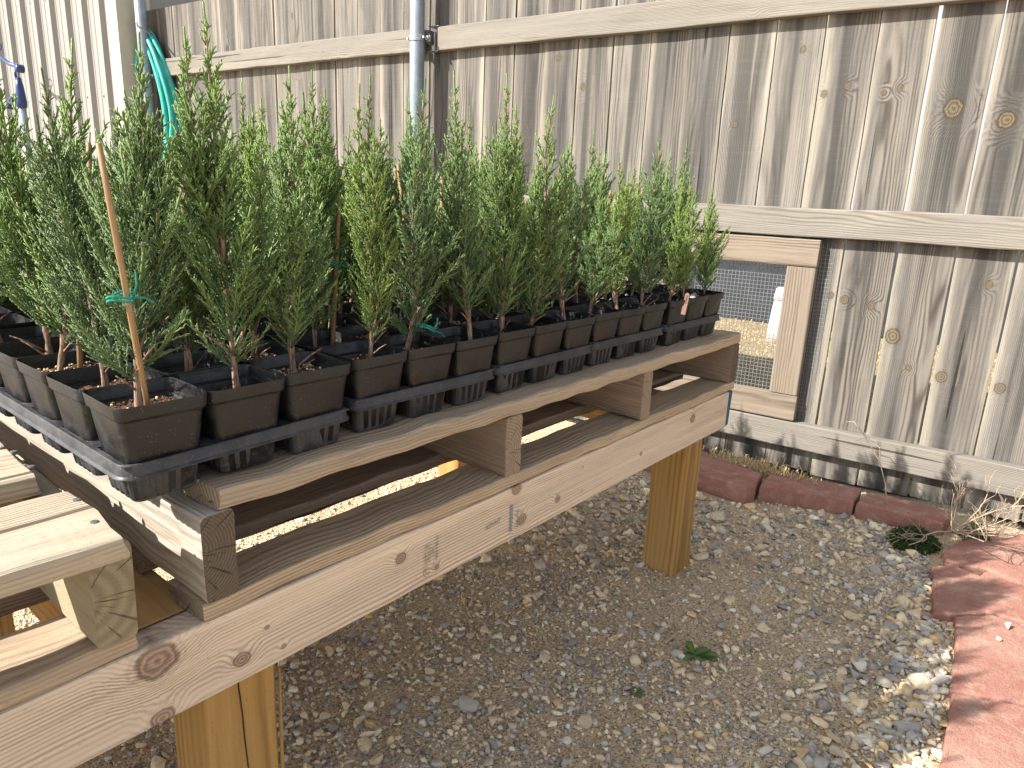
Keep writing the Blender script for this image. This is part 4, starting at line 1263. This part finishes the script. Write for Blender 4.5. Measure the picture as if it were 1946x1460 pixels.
weed('clover_sprig', (1.545, -.690, .036), [(a, .6+.1*math.sin(a*3), .022, .006, .4, 1, (.16, .24, .04)) for a in (0, .7, 1.6, 2.5, 3.3, 4.2, 5.1, 5.8)], 'bright green sprig growing from the joint on the red paver')
weed('small_weed', (1.02, -.36, gz(1.02, -.36)), [(a, .5, .014, .003, .3, 0, (.07, .13, .04)) for a in (0, 1.3, 2.3, 3.6, 5.0)], 'tiny dark green weed at the bottom of the gravel')
# green mat forming plant by the pavers
R = np.random.RandomState(3)
def mat_plant(loc, n, rx, ry, h, lab):
    w = empty('mat_weed', loc, 0, lab, 'weed')
    A0 = []; A1 = []; C = []
    for i in range(n):
        a = R.uniform(0, 6.28); r = R.uniform(0, 1)**.6
        x, y = math.cos(a)*r*rx, math.sin(a)*r*ry
        z = h*(1-r*r)*R.uniform(.3, 1)+.003
        c = np.array([x, y, z])
        for k in range(7):
            d = R.normal(0, 1, 3); d[2] = abs(d[2])*.6; d /= np.linalg.norm(d)
            A0.append(c+R.normal(0, .003, 3)); A1.append(A0[-1]+d*R.uniform(.004, .012)); C.append(np.array([.045, .085, .02])*R.uniform(.6, 1.7))
    V, Fc = prisms(np.array(A0), np.array(A1), np.full(len(A0), .0006), np.full(len(A0), .0014))
    me = pymesh('foliage', V, Fc, col=np.repeat(np.array(C), 7, 0)); mesh_obj('foliage', me, (M['weed'],), w)
    V = []; Fc = []
    for i in range(10):
        a = R.uniform(0, 6.28); tube_vf([(0, 0, .002), (math.cos(a)*rx*.5, math.sin(a)*ry*.5, h*.7), (math.cos(a)*rx*1.1, math.sin(a)*ry*1.1, h*.3)], .0009, 4, V, Fc)
    mesh_obj('stem', pymesh('stem', V, Fc), (M['twig'],), w)
mat_plant((2.125, -.372, gz(2.12, -.37)), 620, .085, .062, .035, 'dense green mat weed filling the gap between edging block and paver')
mat_plant((2.245, -.50, .02), 90, .03, .04, .06, 'small green weed in the shade below the bare twigs')

# dead branching plant
dp = empty('dead_plant', (2.18, -.45, .035), 0, 'bare dead branching plant sprawling over the paver below the fence', 'dead plant')
V = []; Fc = []
Rr = random.Random(9)
def grow(p, d, L, r, depth):
    pts = [p]; q = Vector(p); dd = Vector(d).normalized()
    n = 4
    for i in range(n):
        dd = (dd+Vector((Rr.uniform(-.28, .28), Rr.uniform(-.28, .28), Rr.uniform(-.16, .22)))).normalized()
        q = q+dd*(L/n)
        if q.z < -.0 + .006: q.z = .006
        pts.append(tuple(q))
    tube_vf(pts, [r*(1-.5*i/n) for i in range(n+1)], 5, V, Fc)
    if depth > 0:
        for k in range(Rr.choice((2, 3, 3))):
            i = Rr.randrange(1, n+1)
            nd = (dd+Vector((Rr.uniform(-.9, .9), Rr.uniform(-.9, .9), Rr.uniform(-.1, .7)))).normalized()
            grow(pts[i], nd, L*Rr.uniform(.45, .72), r*.6, depth-1)
for (d, L, r) in (((.5, -.5, .75), .17, .0032), ((.1, -1, .35), .20, .0030), ((-.7, -.45, .3), .16, .0028), ((.9, .2, .5), .13, .0024), ((-.25, -.9, .7), .15, .0026), ((-.6, .5, .12), .17, .0026)):
    grow((0, 0, .02), d, L, r, 3)
mesh_obj('branches', pymesh('branches', V, Fc, smooth=True), (M['twig'],), dp)
# lone dead stems rising along the fence
V = []; Fc = []
tube_vf([(0, 0, 0), (.01, .015, .06), (.0, .04, .13), (-.01, .09, .20), (0, .13, .235), (.01, .155, .225), (.01, .165, .205)], [.0022, .002, .0016, .0012, .001, .0009, .0006], 5, V, Fc)
tube_vf([(0, .04, .13), (.01, .05, .17), (.02, .09, .19), (.02, .12, .17)], [.0012, .001, .0008, .0006], 5, V, Fc)
ds = empty('dried_weed', (2.24, -.27, .055), 0, 'single curled dead stem rising in front of the bottom rail', 'dead plant')
mesh_obj('stem', pymesh('stem', V, Fc, smooth=True), (M['twig'],), ds)
# stray twigs on the gravel
for i, (a, b, c, lab) in enumerate((((2.02, .02), (1.98, -.11), (1.93, -.20), 'thin curved twig lying on the gravel before the edging blocks'), ((2.04, -.25), (1.98, -.33), (1.93, -.42), 'thin twig lying between the mat weed and the far paver'), ((1.30, -.06), (1.27, -.075), (1.235, -.07), 'short grey stick beside the leafy weed'), ((1.15, -.22), (1.18, -.30), (1.20, -.36), 'fine straight twig on the gravel below the leafy weed'))):
    tw = tube('twig', [(*a, gz(*a)+.008), (*b, gz(*b)+.012), (*c, gz(*c)+.008)], .0015 if i != 2 else .0035, M['twig'], None, 5)
    tag(tw, lab, 'twig', 'stray twigs on the gravel')

# dry grass tufts
def straw(area, n, h, w=.0012):
    A = []; Fc = []
    for i in range(n):
        x, y, z = area()
        a = R.uniform(0, 6.28); l = R.uniform(.4, 1)*h; t = R.uniform(.3, 1.6)
        dx, dy = math.cos(a)*math.sin(t), math.sin(a)*math.sin(t)
        sx, sy = -math.sin(a)*w, math.cos(a)*w
        b = len(A)
        A += [(x-sx, y-sy, z), (x+sx, y+sy, z), (x+dx*l*.5+sx*.7, y+dy*l*.5+sy*.7, z+l*.6*math.cos(t)+l*.1), (x+dx*l*.5-sx*.7, y+dy*l*.5-sy*.7, z+l*.6*math.cos(t)+l*.1), (x+dx*l, y+dy*l, z+l*.7*math.cos(t))]
        Fc += [(b, b+1, b+2, b+3), (b+3, b+2, b+4)]
    return A, Fc
A, Fc = straw(lambda: (2.235+abs(R.normal(0, .035)), .14+R.normal(0, .09), .057 if R.rand() < .5 else .03), 1300, .045)
tag(mesh_obj('dry_grass', pymesh('dry_grass', A, Fc), (M['straw'],)), 'dry straw coloured grass tangled behind the edging blocks', 'dry grass', kind='stuff')
A, Fc = straw(lambda: (2.36+R.uniform(-.03, .04), R.uniform(-.75, .5), .0), 500, .04)
tag(mesh_obj('dry_grass', pymesh('dry_grass', A, Fc), (M['straw'],)), 'thin dry grass along the foot of the fence', 'dry grass', kind='stuff')
A, Fc = straw(lambda: tuple(fw(R.uniform(-2, 3.5), -abs(R.uniform(.1, 3.4)), .012)), 26000, .035, .0028)
tag(mesh_obj('lawn_grass', pymesh('lawn_grass', A, Fc), (M['straw'],)), 'short dry winter grass on the ground beyond the fence', 'grass', kind='stuff')
def litter():
    while True:
        x = R.uniform(.5, 2.2); y = R.uniform(-.6, .5)
        if y > paver_edge(x)+.01: return (x, y, gz(x, y)+.004)
A, Fc = straw(litter, 420, .022, .0007)
tag(mesh_obj('plant_litter', pymesh('plant_litter', A, Fc), (M['twig'],)), 'bits of dry stem and litter strewn over the gravel', 'litter', kind='stuff')
# ------------------------------------------------------------------ beyond the fence
cw = empty('charcoal_panel_fence', tuple(fw(0, -3.35, 0)), FR, 'low charcoal panel fence seen through the wire mesh', 'panel fence')
for k in range(7):
    V = []; Fc = []
    box_vf(-4+k*1.5, -2.515+k*1.5, -.03, .03, .02, .86, V, Fc)
    mesh_obj('panel', pymesh('panel', V, Fc), (M['char'],), cw)
wp = empty('white_pipe', (4.87, .995, 0), 0, 'white plastic standpipe with a cap standing on the lawn behind the hatch', 'pipe')
V = []; Fc = []
tube_vf([(0, 0, 0), (0, 0, .30)], [.088, .062], 20, V, Fc); mesh_obj('stand', pymesh('stand', V, Fc, smooth=True), (M['white'],), wp)
V = []; Fc = []
tube_vf([(0, 0, .30), (0, 0, .302), (0, 0, .37), (0, 0, .385)], [.064, .070, .060, .045], 20, V, Fc); mesh_obj('cap', pymesh('cap', V, Fc, smooth=True), (M['white'],), wp)
hs2 = empty('neighbour_house', tuple(fw(0, -8, 0)), FR, 'pale sided house glimpsed through the gaps between the fence boards', 'house')
V = []; Fc = []
box_vf(-9, 4, -5, 0, 0, 3.75, V, Fc)
mesh_obj('wall', pymesh('wall', V, Fc), (M['house'],), hs2)
V = [(-9.3, .25, 3.74), (4.3, .25, 3.74), (4.3, -2.5, 4.5), (-9.3, -2.5, 4.5), (-9.3, -5.4, 3.74), (4.3, -5.4, 3.74)]
Fc = [(0, 1, 2, 3), (3, 2, 5, 4), (0, 3, 4), (1, 5, 2)]
mesh_obj('roof', pymesh('roof', V, Fc), (M['roof'],), hs2)
